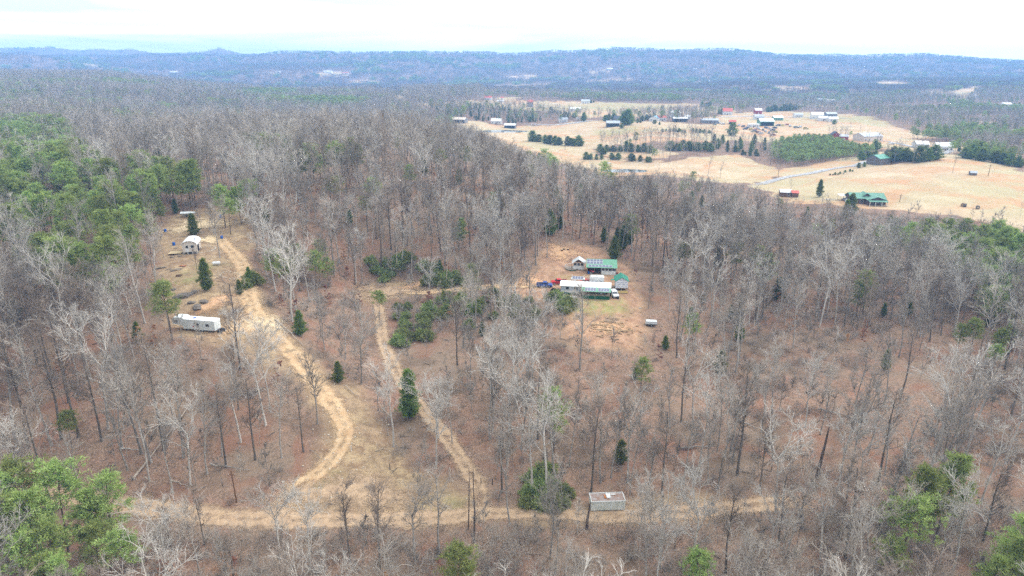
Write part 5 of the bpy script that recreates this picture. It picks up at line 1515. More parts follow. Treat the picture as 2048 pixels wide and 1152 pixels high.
def stone_mesh(rg, r):
    import bmesh
    bm = bmesh.new(); bmesh.ops.create_icosphere(bm, subdivisions=1, radius=r)
    for v_ in bm.verts: v_.co *= rnd(rg, .75, 1.2); v_.co.z *= .65
    me = bpy.data.meshes.new('stone'); bm.to_mesh(me); bm.free(); return me
rgs = np.random.default_rng(17)
STONES = [stone_mesh(rgs, 1.0) for _ in range(6)]
for me in STONES: me.materials.append(M_stone)
ROCKS = [stone_mesh(rgs, 1.0) for _ in range(6)]
for me in ROCKS: me.materials.append(M_rock)
def ring_of_stones(name, c, rx, ry, n, arc, label, r=.28):
    e = empty(name, tuple(c))
    for k in range(n):
        t = arc[0]+(arc[1]-arc[0])*k/n; x_, y_ = c[0]+math.cos(t)*rx, c[1]+math.sin(t)*ry
        o = link_mesh('stone', STONES[k % 6], e); o.location = (x_-c[0], y_-c[1], float(zat(x_, y_))-c[2]+.1); o.scale = (r*rnd(rgs, .7, 1.4),)*3
    tag(e, label, 'stones')
ring_of_stones('fire_ring', at(461, 551), 2.6, 3.0, 16, (0, 6.28), 'ring of pale stones beside the bend of the left track', .3)
ring_of_stones('stone_border', at(412, 499), 2.6, 4.0, 20, (-2.2, 3.0), 'curved border of pale stones right of the arched cabin', .28)
for i, (u, v, r_, lb) in enumerate(((352,596,.9,'left end of the dark rock ledge below the clearing'),(362,594,1.2,'dark boulder second from the left on the ledge'),(371,592,1.4,'largest dark boulder of the ledge below the clearing'),(380,590,1.1,'boulder right of the largest one on the ledge'),(388,586,1.0,'upper right boulder of the rock ledge'),
   (384,607,.9,'narrow boulder above the fifth-wheel trailer'),(394,614,1.2,'round boulder lowest above the fifth-wheel trailer'),(408,606,1.1,'flat boulder pointing towards the lone cedar'),(396,620,.9,'low boulder nearest the roof of the fifth-wheel trailer'),(348,580,.8,'grey boulder on the grass left of the lone cedar'))):
    o = link_mesh('boulder', ROCKS[i % 6]); p = at(u, v); o.location = (p[0], p[1], p[2]+r_*.15); o.scale = (r_*1.3, r_, r_*.8); o.rotation_euler.z = i*1.3
    tag(o, lb, 'boulder')
# loose pale stones along the tracks
g_pts = []
for nm, n in (('left', 240), ('middle', 70), ('bottom', 60)):
    P = PATHS[nm]
    for k in range(n):
        q = P[int(rgs.integers(0, len(P)))]; a = q[0]+rgs.normal()*3.2; b = q[1]+rgs.normal()*3.2
        g_pts.append((a, b, float(zat(a, b))+.05))
for k in range(160):
    q = at(rnd(rgs, 620, 780), rnd(rgs, 800, 1000)); g_pts.append((q[0], q[1], q[2]+.05))
scatter('loose_stones', 'pale loose stones scattered along the dirt tracks', 'stones', np.array(g_pts), .08+.2*rgs.random(len(g_pts))**2, STONES, 71, .5)

# --- junk timber left of the lone cedar
def plank_heap(name, c, rz, n, L_, m, label):
    e = empty(name, tuple(c), rz)
    for k in range(n):
        a = rgs.normal()*.25; y_ = rnd(rgs, -.6, .6); z_ = .08+.12*(k//3)
        G().slab([(-L_*.5*math.cos(a), y_-L_*.5*math.sin(a)-.1, z_), (L_*.5*math.cos(a), y_+L_*.5*math.sin(a)-.1, z_), (L_*.5*math.cos(a), y_+L_*.5*math.sin(a)+.12, z_+.02), (-L_*.5*math.cos(a), y_-L_*.5*math.sin(a)+.12, z_+.02)], .06).build('board', m, e)
    tag(e, label, 'timber heap')
plank_heap('timber_heap', at(322, 536), .2, 9, 3.0, M_wood, 'heap of grey boards at the left edge of the lower clearing')
plank_heap('timber_heap', at(352, 541), .25, 8, 3.2, M_wood, 'heap of grey boards nearest the green grass patch')
plank_heap('timber_heap', at(358, 553), .1, 7, 1.8, M_brown, 'short heap of brown boards uphill of the rock ledge')
plank_heap('timber_heap', at(366, 533), .1, 6, 2.0, mat('red_brown_boards', S(178,116,84), .85), 'reddish boards on the grass below the arched cabin')
plank_heap('timber_heap', at(825, 565), .1, 6, 2.6, M_tanw, 'pale boards on the clay bank behind the turnaround')
# white wreck by the shrubs
wr = empty('dumped_appliance', tuple(at(852, 566)), R(25)); G().box(-.9, .9, -.6, .6, -.1, .9).build('cabinet', W_white, wr); G().box(-.85, .85, -.65, -.605, .1, .8).build('door', W_dirty, wr); tag(wr, 'white appliance dumped beside the shrubs at the turnaround', 'appliance')

# --- brush piles
def brush_pile(c, r_, label, n=70):
    rg = np.random.default_rng(int(abs(c[0])*7)); t = TB()
    for k in range(n):
        a = rg.random()*6.28; q = rg.random()*r_; p0 = np.array([math.cos(a)*q, math.sin(a)*q, rnd(rg, 0, .5)])
        d = unit(np.array([rg.normal(), rg.normal(), .25*rg.random()+.05])); l_ = rnd(rg, 1.0, 2.6)
        t.tube(grow(rg, p0-d*l_*.5+np.array([0, 0, .3]), d, l_, 3, .15, 0), [.05, .04, .03, .015], 3)
    o = link_mesh('brush_pile', t.mesh('brush_pile', [M_bark])); o.location = tuple(c); tag(o, label, 'brush pile'); return o
brush_pile(at(463, 628), 3.4, 'tangled brush pile beside the worn ground right of the trailer', 110)
brush_pile(at(515, 786), 2.6, 'brush pile among thin trees on the lower left slope')
brush_pile(at(430, 810), 2.4, 'brush pile where the broken tree fell on the left slope')
brush_pile(at(394, 468), 2.2, 'brush heap beside the picnic table', 50)
brush_pile(at(495, 600+195), 2.0, 'second brush pile on the lower left slope', 50)

# --- fallen trunks
M_dead = mat('bleached_dead_wood', S(198,184,168), .9, .2, 1.5, col2=S(150,134,120))
def fallen(u0, v0, u1, v1, r0, label, branches=5, m=None, roots=False):
    p0, p1 = at(u0, v0), at(u1, v1); n = 7
    rg = np.random.default_rng(int(u0+v0*3)); pts = []
    for k in range(n+1):
        f = k/n; x_, y_ = p0[0]+(p1[0]-p0[0])*f+rg.normal()*.1, p0[1]+(p1[1]-p0[1])*f+rg.normal()*.1
        pts.append(np.array([x_, y_, float(zat(x_, y_))+.3+.25*rg.random()]))
    c = pts[0].copy(); e = empty('fallen_trunk', tuple(c))
    t = TB(); t.tube([q-c for q in pts], np.linspace(r0, r0*.35, n+1), 7); link_mesh('trunk', t.mesh('trunk', [m or M_dead], True), e)
    d = unit(pts[-1]-pts[0])
    for k in range(branches):
        q = pts[int(rnd(rg, n*.45, n))]-c; s_ = side(rg, d); s_[2] = abs(s_[2])
        b = TB(); b.tube(grow(rg, q, unit(d*.6+s_), rnd(rg, .8, 2.4), 3, .15, 0), [.07, .05, .04, .02], 4); link_mesh('branch', b.mesh('branch', [m or M_dead]), e)
    if roots:
        b = TB()
        for k in range(9): s_ = side(rg, d); b.tube([np.zeros(3), s_*rnd(rg, .6, 1.3)+d*-.3], [.12, .03], 4)
        link_mesh('root_plate', b.mesh('root_plate', [M_bark]), e)
    tag(e, label, 'fallen trunk')
fallen(268, 962, 330, 880, .26, 'long pale fallen trunk with roots lying down the left slope', 4, None, True)
fallen(330, 880, 402, 780, .2, 'broken trunk lying uphill of the long pale one', 5)
fallen(288, 958, 316, 974, .14, 'short bleached log near the bottom road at the left', 0)
fallen(343, 966, 378, 978, .16, 'bleached branchy log in the pale grass by the bottom road', 5)
fallen(420, 932, 500, 944, .16, 'thin dark trunk lying across the slope above the utility pole', 2, M_bark)
fallen(240, 900, 282, 906, .2, 'mossy dark log at the foot of the left slope', 0, M_bark)
fallen(550, 642, 606, 694, .2, 'pale log along the right edge of the left track', 2)
fallen(690, 775, 720, 800, .13, 'thin log in the leaves right of the left track', 0)
fallen(1086, 920, 1112, 895, .2, 'reddish broken log leaning on the slope left of the stained box trailer', 0)
fallen(1360, 900, 1436, 898, .2, 'dark log across the slope below the leaf-covered trail', 0, M_bark)
fallen(1480, 845, 1515, 862, .22, 'dark log beside the leaf-covered trail', 0, M_bark)
fallen(1636, 822, 1696, 836, .2, 'long dark log at the foot of the right-hand woods', 1, M_bark)
fallen(1696, 876, 1736, 886, .16, 'bleached log on the leaf-covered trail', 0)
fallen(1160, 700, 1200, 716, .16, 'pale log in the brush below the scraped yard', 2)
fallen(880, 500, 930, 497, .18, 'grey log on the slope behind the turnaround', 1, M_bark)
fallen(1117, 492, 1121, 488, .14, 'short white log on the slope behind the garden room', 0)
fallen(900, 940, 903, 965, .12, 'bleached pole lying by the middle track', 0)
# snags
def snag(u, v, vt, label, r=.22):
    p = at(u, v); h = height_to(p, vt); rg = np.random.default_rng(int(u)); e = empty('dead_snag', tuple(p))
    t = TB(); t.tube(grow(rg, (0, 0, -.5), np.array([.05, 0, 1.0]), h+.5, 6, .04, .02), [r*1.2, r, r*.9, r*.8, r*.65, r*.5, .03], 7); link_mesh('trunk', t.mesh('trunk', [M_pbark], True), e)
    b = TB()
    for k in range(5): z_ = h*rnd(rg, .4, .9); s_ = side(rg, np.array([0, 0, 1.0])); b.tube([np.array([.05*z_, 0, z_]), np.array([.05*z_, 0, z_])+s_*rnd(rg, .4, 1.2)+np.array([0, 0, .3])], [.05, .02], 3)
    link_mesh('branch_stubs', b.mesh('branch_stubs', [M_pbark]), e); tag(e, label, 'dead tree')
snag(1633, 958, 848, 'broken dark snag above the right end of the bottom road', .34)
snag(936, 1062, 935, 'left of two dark snags in front of the track junction', .12)
snag(948, 1085, 915, 'right of two dark snags in front of the track junction', .13)
snag(1173, 1060, 1000, 'vine-wrapped snag at the left corner of the stained box trailer', .28)

# --- utility pole
up = empty('utility_pole', tuple(at(474, 1006))); uh = height_to(at(474, 1006), 942)
G().cyl((0, 0, -.8), (-.25, 0, uh), .16, .11, 10).build('pole', M_brown, up)
G().box(-.9, .5, -.06, .06, uh-.9, uh-.78).build('crossarm', M_brown, up)
for xx in (-.8, .4): G().cyl((xx, 0, uh-.78), (xx, 0, uh-.6), .05, n=6).build('insulator', W_white, up)
tag(up, 'brown utility pole beside the bottom road', 'utility pole')

# --- stained box trailer by the bottom road
bp_ = at(1216, 1024); bx_ = empty('box_trailer', tuple(bp_), R(3)); b2 = 34*mpp(bp_)
G().box(-b2, b2, 0, 2.7, .25, 2.1).build('wall', M_algae, bx_)
rfp = G().slab([(-b2+.1, .1, 2.13), (b2-.1, .1, 2.13), (b2-.1, 2.6, 2.2), (-b2+.1, 2.6, 2.2)], .05).build('roof', M_rust, bx_)
G().box(-b2-.04, b2+.04, -.06, .06, 2.05, 2.25).box(-b2-.04, b2+.04, 2.64, 2.76, 2.05, 2.25).box(-b2-.05, -b2+.08, .061, 2.639, 2.05, 2.249).box(b2-.08, b2+.05, .061, 2.639, 2.05, 2.249).build('roof_rim', W_dirty, bx_)
G().slab([(-.1, 1.0, 2.3), (.6, .9, 2.3), (.7, 2.3, 2.33), (-.2, 2.4, 2.33)], .03).build('roof_patch', W_white, rfp)
G().slab([(.8, 1.9, 2.3), (1.7, 1.9, 2.3), (1.7, 2.2, 2.31), (.8, 2.2, 2.31)], .03).build('roof_patch', W_white, rfp)
G().slab([(-.6, .9, 2.29), (-.2, .8, 2.29), (-.25, 2.0, 2.31), (-.55, 2.0, 2.31)], .02).build('rust_patch', mat('orange_rust', S(188,122,74), .9), rfp)
for k in range(6): G().box(-b2+.3+k*(2*b2-.7)/5, -b2+.38+k*(2*b2-.7)/5, -.03, -.001, .3, 2.0).build('rib', W_dirty, bx_)
for xx in (-b2*.4, b2*.4):
    for yy in (.2, 2.5): wheel(bx_, xx, yy, .3)
tag(bx_, 'old stained box trailer with rusty roof beside the bottom road', 'box trailer')
for i, (u, v) in enumerate(((962,968),(985,972),(703,905),(780,940))):
    e = empty('fence_post', tuple(at(u, v))); G().cyl((0, 0, -.3), (0, 0, 1.3), .08, n=6).build('post', M_dark if i != 2 else W_white, e); G().cyl((0, 0, 1.3), (0, 0, 1.36), .1, .02, 6).build('cap', M_dark if i != 2 else W_white, e)
    tag(e, ('dark marker post left of the middle track end', 'dark marker post right of the middle track end', 'white marker post in the stony ground inside the left bend', 'dark marker post on the bank below the leaf slope')[i], 'post')
# ================================================================ the valley farms
V_grey = mat('grey_barn_boards', S(140,140,144), .85, .25, .8, stripes=('X', 1.2))
V_dark = mat('dark_barn_boards', S(120,114,112), .85, .25, .8, stripes=('X', 1.2))
V_red = mat('red_barn_boards', S(172,66,66), .8, .2, .8, stripes=('X', 1.2))
V_tanroof = mat('tan_sheet_roof', S(214,198,182), .6, .2, .4, bump=.2)
V_greyroof = mat('grey_sheet_roof', S(182,188,196), .5, .15, .4, bump=.2)
V_redroof = mat('red_sheet_roof', S(206,98,84), .6, .15, .4, bump=.2)
V_blueroof = mat('blue_sheet_roof', S(126,176,204), .5, .12, .4, bump=.2)
V_darkroof = mat('dark_shingle_roof', S(78,84,96), .8, .2, .8, bump=.3)
V_green = mat('green_wall_sheet', S(110,168,146), .6, .15, .6)
V_ranch = mat('pale_green_shingles', S(112,158,140), .8, .18, .7, bump=.4)
V_brick = mat('dark_brick_wall', S(116,88,82), .85, .2, 1.5)
def farm(name, label, cat, u, v, wpx, D, h, rh, wallm, roofm, axis='x', rz=0.0, wins=2, door=True, porch=None, bay_shade=False, ov=.4):
    p = at(u, v); w = wpx*mpp(p); e = empty(name, (p[0], p[1], p[2]), R(rz))
    wl_, rf_ = gable(e, w, D, -.5, h+.5, rh, wallm, roofm, ov, axis, .15, 0, D/2)
    if bay_shade: G().box(-w/2+.5, w/2-.5, -.03, -.004, .1, h*.8).build('bay_shade_panel', M_dark, e)  # dark sheet on the solid wall paints the shade inside an open bay
    elif door:
        d = G().box(-.55, .55, -.05, -.004, 0, 2.1).build('door', M_brown if wallm is not V_red else W_white, e)
        G().cyl((.4, -.12, 1.05), (.4, -.05, 1.05), .05, n=6).build('handle', M_alu, d)
    for k in range(wins):
        a = -w/2+w*(k+.5)/wins-.6
        if abs(a+.6) < 1.3: a += 1.6
        if a+1.4 < w/2: window(e, a, a+1.2, 1.0, 2.2, 0)
    if porch:
        pm = G().slab([(-w/2*.8, -3, h*.72), (w/2*.8, -3, h*.72), (w/2*.8, .05, h*.92), (-w/2*.8, .05, h*.92)], .1).build('porch_roof', porch, e)
        for xx in (-w*.39, -w*.13, w*.13, w*.39): G().box(xx-.1, xx+.1, -2.9, -2.7, -.4, h*.71).build('porch_post', W_white, e)
    tag(e, label, cat); return e
FARM = [
 ('barn','long grey barn with pale tan roof at the wood edge','barn',914,246,32,12,4,2.2,V_grey,V_tanroof,'x',-14,0,False,None,True),
 ('farmhouse','white-roofed farmhouse between the grey barn and the dark shed','house',992,248,20,9,3.6,2.4,W_white,W_roof,'x',-8,3),
 ('shed','dark open-ended shed with white roof above the far pond','shed',1019,257,22,9,3.6,1.6,V_dark,W_roof,'x',-12,0,False,None,True),
 ('farmhouse','white house with red roof on the far rise','house',976,200,14,10,4,2.6,W_white,V_redroof,'x',-5,3),
 ('shed','tiny white shed right of the red-roofed house on the far rise','shed',1004,199,5,6,3,1.5,W_white,V_redroof,'x',0,0),
 ('poly_tunnel','white plastic tunnel below the tiny white shed','greenhouse',1001,204,13,8,2.2,.8,W_white,W_roof,'x',-3,0,True),
 ('barn','tall grey barn with red roof beside the far road','barn',1061,214,10,10,7,3,V_grey,V_redroof,'x',5,0,True),
 ('farmhouse','pale house behind a row of small conifers','house',1171,207,17,12,4,2.5,W_white,V_greyroof,'x',-4,2),
 ('farmhouse','low white house beside a reddish tree','house',1150,223,23,11,3.4,2.2,W_white,W_white,'x',-3,3),
 ('farmhouse','grey-roofed house among bare trees by the pale road','house',1126,245,18,9,3.6,2.4,W_white,V_greyroof,'x',-4,2),
 ('shed','small white shed beside a tall conifer','shed',1156,241,5,5,3,1.6,W_white,W_roof,'y',0,0),
 ('barn','weathered dark barn on the pasture knoll','barn',1226,254,26,10,4.2,2.2,V_dark,V_greyroof,'x',-3,0,False,None,True),
 ('farmhouse','grey house hidden by conifers behind the dark barn','house',1238,243,18,10,4,2.4,V_grey,V_darkroof,'x',0,2),
 ('farmhouse','house with pale blue roof','house',1307,243,18,11,3.8,2.6,W_white,V_blueroof,'y',-25,2),
 ('farmhouse','white house with red roof beside the blue-roofed one','house',1325,242,15,10,4,2,W_white,V_redroof,'x',5,2),
 ('farm_building','tall white building behind the open-sided shed','building',1351,235,20,12,6,2,W_white,W_roof,'x',-3,3),
 ('shed','wide open-sided shed with white roof','shed',1361,244,28,12,4,1.2,V_dark,W_roof,'x',-4,0,False,None,True),
 ('shed','white shed right of the open-sided shed','shed',1375,240,11,9,4,2,W_white,W_roof,'x',-4,1),
 ('farm_building','long building with silver roofs','building',1420,247,33,13,3.6,1.6,V_grey,V_greyroof,'x',-8,2),
 ('barn','red-roofed barn with a white front','barn',1455,230,18,14,5,4,W_white,V_redroof,'x',-12,2),
 ('shed','dark little shed with orange-red roof','shed',1465,249,13,8,3,1.8,V_dark,V_redroof,'x',-14,0,False,None,True),
 ('shed','grey shed under bare trees left of the red-roofed barn','shed',1400,234,9,7,3.4,1.4,V_grey,V_greyroof,'x',0,0),
 ('barn','green-walled barn with bright white roof','barn',1534,252,27,16,5,2.6,V_green,W_roof,'x',-5,0,False,None,True),
 ('long_trailer','long white trailer with an orange end','trailer',1507,255,22,5,3.4,.3,W_white,W_roof,'x',-7,3),
 ('barn','red barn with white roof behind the porch house','barn',1517,228,13,12,5,2.5,V_red,W_roof,'x',-6,0),
 ('farmhouse','white porch house in front of the red barn','house',1519,239,18,10,3.6,2.4,W_white,V_greyroof,'x',-2,2,True,V_greyroof),
 ('farmhouse','low house with white roof right of the porch house','house',1557,241,18,10,3.4,1.8,V_green,W_roof,'x',-3,2),
 ('farmhouse','small grey house by the far road','house',1598,235,16,10,3.6,1.8,W_white,V_greyroof,'x',-2,2),
 ('farmhouse','large white house with red-edged roof','house',1635,238,22,12,5,3,W_white,W_roof,'x',-12,3),
 ('garage','white garage in front of the large white house','garage',1647,242,17,10,3.4,2,W_white,W_roof,'x',-10,1),
 ('farmhouse','grey house behind bare trees right of the large white house','house',1664,234,20,12,3.8,2,V_grey,V_greyroof,'x',-3,2),
 ('farmhouse','white house behind the round green tree','house',1667,244,17,10,3.8,2,W_white,W_roof,'x',-10,2),
 ('barn','red barn with dark roof beside the evergreen thicket','barn',1671,280,15,9,4.6,3,V_red,V_darkroof,'y',-10,0,True),
 ('shed','low red-sided shed right of the dark-roofed barn','shed',1688,280,16,8,3.2,1.6,V_red,V_greyroof,'x',-8,0,True),
 ('barn','long barn with wide pale grey roof','barn',1746,283,44,15,4.6,2.6,M_cream,V_greyroof,'x',14,5,False,None),
 ('barn','dark brown barn with teal roof beside the lane','barn',1768,330,33,10,4.6,2.2,V_dark,T_roof,'x',32,0,True),
 ('farmhouse','white house left of the pair behind the dark row of conifers','house',1845,297,24,10,3.6,2.4,W_white,W_roof,'x',-8,3),
 ('farmhouse','bright white house at the end of the gravel lane','house',1890,302,30,10,3.8,2.6,W_white,W_roof,'x',-6,4),
 ('farm_building','leftmost white building on the far valley floor','building',1617,200,16,14,5,2,W_white,W_roof,'x',0,2),
 ('farm_building','second white building on the far valley floor','building',1645,203,20,14,4,1.6,V_blueroof,W_roof,'x',-4,2),
 ('farm_building','third white building on the far valley floor','building',1664,205,17,12,4,1.6,W_white,W_roof,'x',-4,2),
 ('farm_building','fourth white building on the far valley floor','building',1682,202,19,12,4,1.6,W_white,V_greyroof,'x',0,2),
 ('farm_building','low building with reddish wall right of the four white ones','building',1715,207,14,12,4,1.6,V_red,W_roof,'x',0,1),
 ('farmhouse','pale house in the trees left of the far white buildings','house',1482,197,14,12,4,2,W_white,W_roof,'x',0,2),
 ('farmhouse','small white house left on the far right meadow','house',1967,220,9,9,3.6,2.4,W_white,V_greyroof,'y',0,1),
 ('farmhouse','long white house on the far right meadow','house',1986,219,20,10,3.6,1.8,W_white,W_roof,'x',0,3),
 ('farmhouse','white house behind the far right meadow','house',2015,213,17,10,3.8,2,W_white,W_roof,'x',0,2),
 ('farmhouse','white house at the right edge of the picture','house',2040,217,14,10,3.8,2,W_white,W_roof,'x',10,2),
 ('farmhouse','long building with brown-red roof in the left woods','building',322,172,22,14,5,2,M_brown,V_redroof,'x',0,2),
 ('farm_building','white building far off at the foot of the left mountains','building',346,147,13,22,7,2,W_white,W_roof,'x',0,2),
 ('farm_building','far white building below the left end of the ridge','building',555,147,10,18,6,2,W_white,W_roof,'x',0,1),
 ('farm_building','white works building on the bare orange ground','building',655,147,16,22,8,2,W_white,W_roof,'x',0,2),
 ('farm_building','pale works building right on the bare orange ground','building',690,149,12,20,6,2,V_tanroof,V_redroof,'x',0,2),
 ('farmhouse','white house beside the left far meadow','house',1005,166,12,12,4,2,W_white,W_roof,'x',0,2),
 ('farmhouse','white house between dark conifers in the far valley','house',1033,163,9,12,4,2,W_white,W_roof,'x',0,2),
 ('farmhouse','pale house high below the ridge','house',1220,140,12,14,5,2,W_white,W_roof,'x',0,2),
 ('farmhouse','white house on the ridge slope at the right','house',1390,141,10,14,5,2,W_white,W_roof,'x',0,2),
 ('farmhouse','far white house in the woods under the ridge','house',1575,146,8,14,5,2,W_white,W_roof,'x',0,1),
 ('farmhouse','far white house among conifers beside the cut slope','house',1890,196,14,12,4,2,W_white,W_roof,'x',0,2),
 ('farmhouse','far white house right of the cut slope','house',1953,196,9,12,4,2,W_white,W_roof,'x',0,1),
 ('farmhouse','house with red roof in the wood gap of the far valley','house',1033,183,7,12,5,2,W_white,V_redroof,'x',0,1),
 ('outbuilding','white-roofed outbuilding at the left edge of the near pasture','outbuilding',1571,394,20,6,2.8,1.2,M_brown,W_roof,'x',-12,1),
 ('outbuilding','rust-brown outbuilding beside the white-roofed one','outbuilding',1590,395,12,5,2.6,1.0,M_brown,V_redroof,'x',-10,1),
]
for f in FARM: farm(*f)
# extra trim: orange end of the long trailer, pond-side platform
pf = empty('pond_platform', tuple(at(1216, 335)), R(8))
for xx in (-2.2, 0, 2.2):
    for yy in (0, 2.5): G().box(xx-.12, xx+.12, yy-.12, yy+.12, -1.2, 3.2).build('post', M_wood, pf)
G().box(-2.5, 2.5, -.3, 2.8, .6, .75).build('deck', M_wood, pf); G().box(-2.6, 2.6, -.4, 2.9, 3.2, 3.35).build('roof', V_greyroof, pf)
tag(pf, 'weathered roofed platform at the edge of the near pond', 'platform')

# --- green-roofed ranch house
rp = at(1735, 408); rm = mpp(rp); rh = empty('ranch_house', tuple(rp), R(-8)); rl_ = 62*rm
gable(rh, rl_, 10, -.5, 3.6, 2.0, V_brick, V_ranch, .8, 'x', .2, 0, 5)
gable(rh, 9.0, 8.5, -.5, 3.5, 1.5, V_brick, V_ranch, .7, 'y', .2, rl_/2-5.2, .2, 'wing_roof', 'wing_wall')
gable(rh, 6.0, 6, 3.0, .4, 2.1, V_brick, V_ranch, .5, 'y', .15, -.5, 4.6, 'cross_roof', 'cross_gable')
G().box(rl_/2-9.3, rl_/2-.8, -6.6, -4.1, -.6, .4).build('porch_deck', M_wood, rh)
pr_ = G().slab([(rl_/2-10, -7.0, 2.5), (rl_/2-.4, -7.0, 2.5), (rl_/2-.4, -3.9, 3.0), (rl_/2-10, -3.9, 3.0)], .15).build('porch_roof', V_ranch, rh)
for xx in (rl_/2-9.6, rl_/2-6.8, rl_/2-3.6, rl_/2-.9): G().box(xx-.12, xx+.12, -6.8, -6.56, -.8, 2.4).build('porch_post', W_white, rh)
for k in range(5): window(rh, -rl_/2+1.5+k*3.1, -rl_/2+3.0+k*3.1, .9, 2.2, 0)
for k in range(3): window(rh, rl_/2-8.6+k*2.7, rl_/2-7.2+k*2.7, .9, 2.3, -4.06)
d = G().box(-.2, .9, -.06, -.004, -.3, 2.0).build('door', W_white, rh); G().cyl((.75, -.12, .9), (.75, -.06, .9), .05, n=6).build('handle', M_dark, d)
tag(rh, 'ranch house with green shingle roof and gabled porch at the pasture edge', 'house')
cpt = empty('carport', tuple(at(1689, 400)), R(-6))
G().slab([(-3.4, -2.6, 2.7), (3.4, -2.6, 2.7), (3.4, 2.6, 3.0), (-3.4, 2.6, 3.0)], .12).build('roof', W_roof, cpt)
for xx in (-3.1, 0, 3.1):
    for yy in (-2.3, 2.3): G().box(xx-.08, xx+.08, yy-.08, yy+.08, -.4, 2.6).build('post', W_white, cpt)
tag(cpt, 'white flat-roofed carport left of the ranch house', 'carport')
pickup('parked_car', tuple(at(1700, 405)), R(5), _mats['white_car_paint'], 'white car parked in front of the ranch house carport', 5.0, False)
pickup('parked_car', tuple(at(1690, 402)), R(95), paint('silver_paint', S(150,156,164)), 'grey car under the ranch house carport', 4.6, False)
pickup('parked_car', tuple(at(1783, 289)), R(160), _mats['white_car_paint'], 'white car on the drive of the long barn', 5.0, False)

# --- cars in the scrap rows and along the farm yards
cols = [paint('scrap_%d' % k, c, .45) for k, c in enumerate((S(206,208,210), S(90,96,104), S(60,84,120), S(196,176,70), S(150,70,60), S(222,222,220), S(110,128,130)))]
proto = {}
rgj = np.random.default_rng(23)
JUNK = [(1478,252),(1486,254),(1495,257),(1502,260),(1510,261),(1518,259),(1526,261),(1531,264),(1538,267),(1545,262),(1550,265),(1516,266),(1522,268),(1508,264),(1540,259),(1549,257),(1556,252),(1565,252),(1573,251),(1580,253),(1592,256),(1600,255),(1490,259),(1533,257),(1612,258),(1546,271),(1438,247),(1430,250),(1446,249)]
for i, (u, v) in enumerate(JUNK):
    k = i % len(cols)
    p = at(u, v)
    if k not in proto:
        proto[k] = pickup('scrap_car', tuple(p), rnd(rgj, 0, 6), cols[k], 'x', 4.8, False); o = proto[k]
    else:
        o = copy_tree(proto[k]); o.location = tuple(p); o.rotation_euler.z = rnd(rgj, 0, 6)
    o.scale = (1.15,)*3
    CN = ('silver', 'dark grey', 'navy', 'yellow', 'dull red', 'white', 'grey-green')[k]
    nth = ('first', 'second', 'third', 'fourth', 'fifth', 'sixth')[sum(1 for a_, b_ in [(x_, n_) for n_, (x_, y_) in enumerate(JUNK) if n_ % len(cols) == k] if a_ < u)]
    tag(o, '%s scrap car, %s from the left of its colour below the green-walled barn' % (CN, nth), 'scrap car', 'scrap cars in rows below the green-walled barn')

# --- cedars standing singly and in hedgerows across the pasture
def far_tree(kind, u, v, vt, label=None, models=None, group=None, fixed=None):
    p = at(u, v); h = height_to(p, vt); ms = MIDS[kind] if models is None else models
    k = int(rgj.integers(0, len(ms))); o = link_mesh(NAMES[kind], ms[k])
    s_ = h/{'bare': 19.5, 'pine': 17.5, 'cedar': 9.3}[kind]
    if kind == 'cedar': o.scale = (s_*rnd(rgj, 1.35, 2.3), s_*rnd(rgj, 1.35, 2.3), s_)
    else: o.scale = (s_,)*3
    o.location = tuple(p); o.rotation_euler.z = rnd(rgj, 0, 6.28)
    if label: tag(o, label, 'tree')
    else: TREE_THINGS.append((o, kind, *project((p[0], p[1], p[2]+h*.5)), False))
    return o
ROWS = [([(1065,283),(1078,284),(1090,287),(1100,288),(1110,290),(1120,290),(1135,291),(1147,292),(1157,292)], 20),
 ([(1200,304),(1213,303),(1226,303),(1240,303),(1252,302),(1262,304),(1275,304),(1288,303),(1300,306),(1340,301),(1352,301),(1365,299),(1378,301),(1395,302),(1410,300),(1420,303)], 17),
 ([(1172,319),(1182,319),(1193,319),(1203,319),(1223,319),(1236,320),(1262,322),(1280,323),(1294,324),(1205,309)], 14),
 ([(1772,320),(1785,322),(1797,322),(1810,322),(1820,323),(1836,324),(1853,322),(1868,320)], 27),
 ([(1325,264),(1332,263),(1340,263),(1347,263),(1352,264),(1358,264),(1365,265),(1370,266)], 7),
 ([(1386,264),(1392,265),(1400,266),(1408,267),(1418,267)], 8),
 ([(1165,206),(1169,206),(1173,206),(1177,206),(1181,206)], 8),
 ([(1562,222),(1553,222),(1547,222),(1580,221),(1590,220),(1572,221),(1536,224)], 14),
 ([(1438,228),(1443,228),(1404,214),(1412,214),(1420,212)], 12),
 ([(1210,240),(1218,240),(1228,241),(1250,244),(1257,245),(1263,246),(1275,246),(1285,242),(1293,240),(1210,243)], 13),
 ([(1248,250),(1255,250)], 30), ([(1243,257)], 11), ([(1319,250)], 8), ([(1464,272)], 24), ([(1309,248)], 10),
 ([(1668,249)], 13), ([(1060,244),(1128,236),(1131,234),(1104,225),(1116,229),(1148,236),(1165,240)], 11), ([(1168,242)], 20), ([(1102,228)], 18),
 ([(1720,320),(1735,318),(1745,315),(1730,305),(1750,300),(1757,298)], 16), ([(1717,336),(1728,334)], 13), ([(1700,343),(1690,345),(1680,348),(1670,350),(1660,351)], 5),
 ([(1928,316),(1938,318),(1950,318),(1962,322),(1975,320),(1990,326),(2005,328),(2020,332),(2035,334),(1945,312),(1958,310)], 24),
 ([(1850,299),(1470,304),(1485,310),(1500,312),(1512,312)], 12)]
for pts, hpx in ROWS:
    for u, v in pts:
        far_tree('cedar', u, v, v-hpx*rnd(rgj, .7, 1.2))
        if len(pts) > 4 and rgj.random() < .6: far_tree('cedar', u+rnd(rgj, 3, 7), v+rnd(rgj, -1, 1), v-hpx*rnd(rgj, .45, .9))
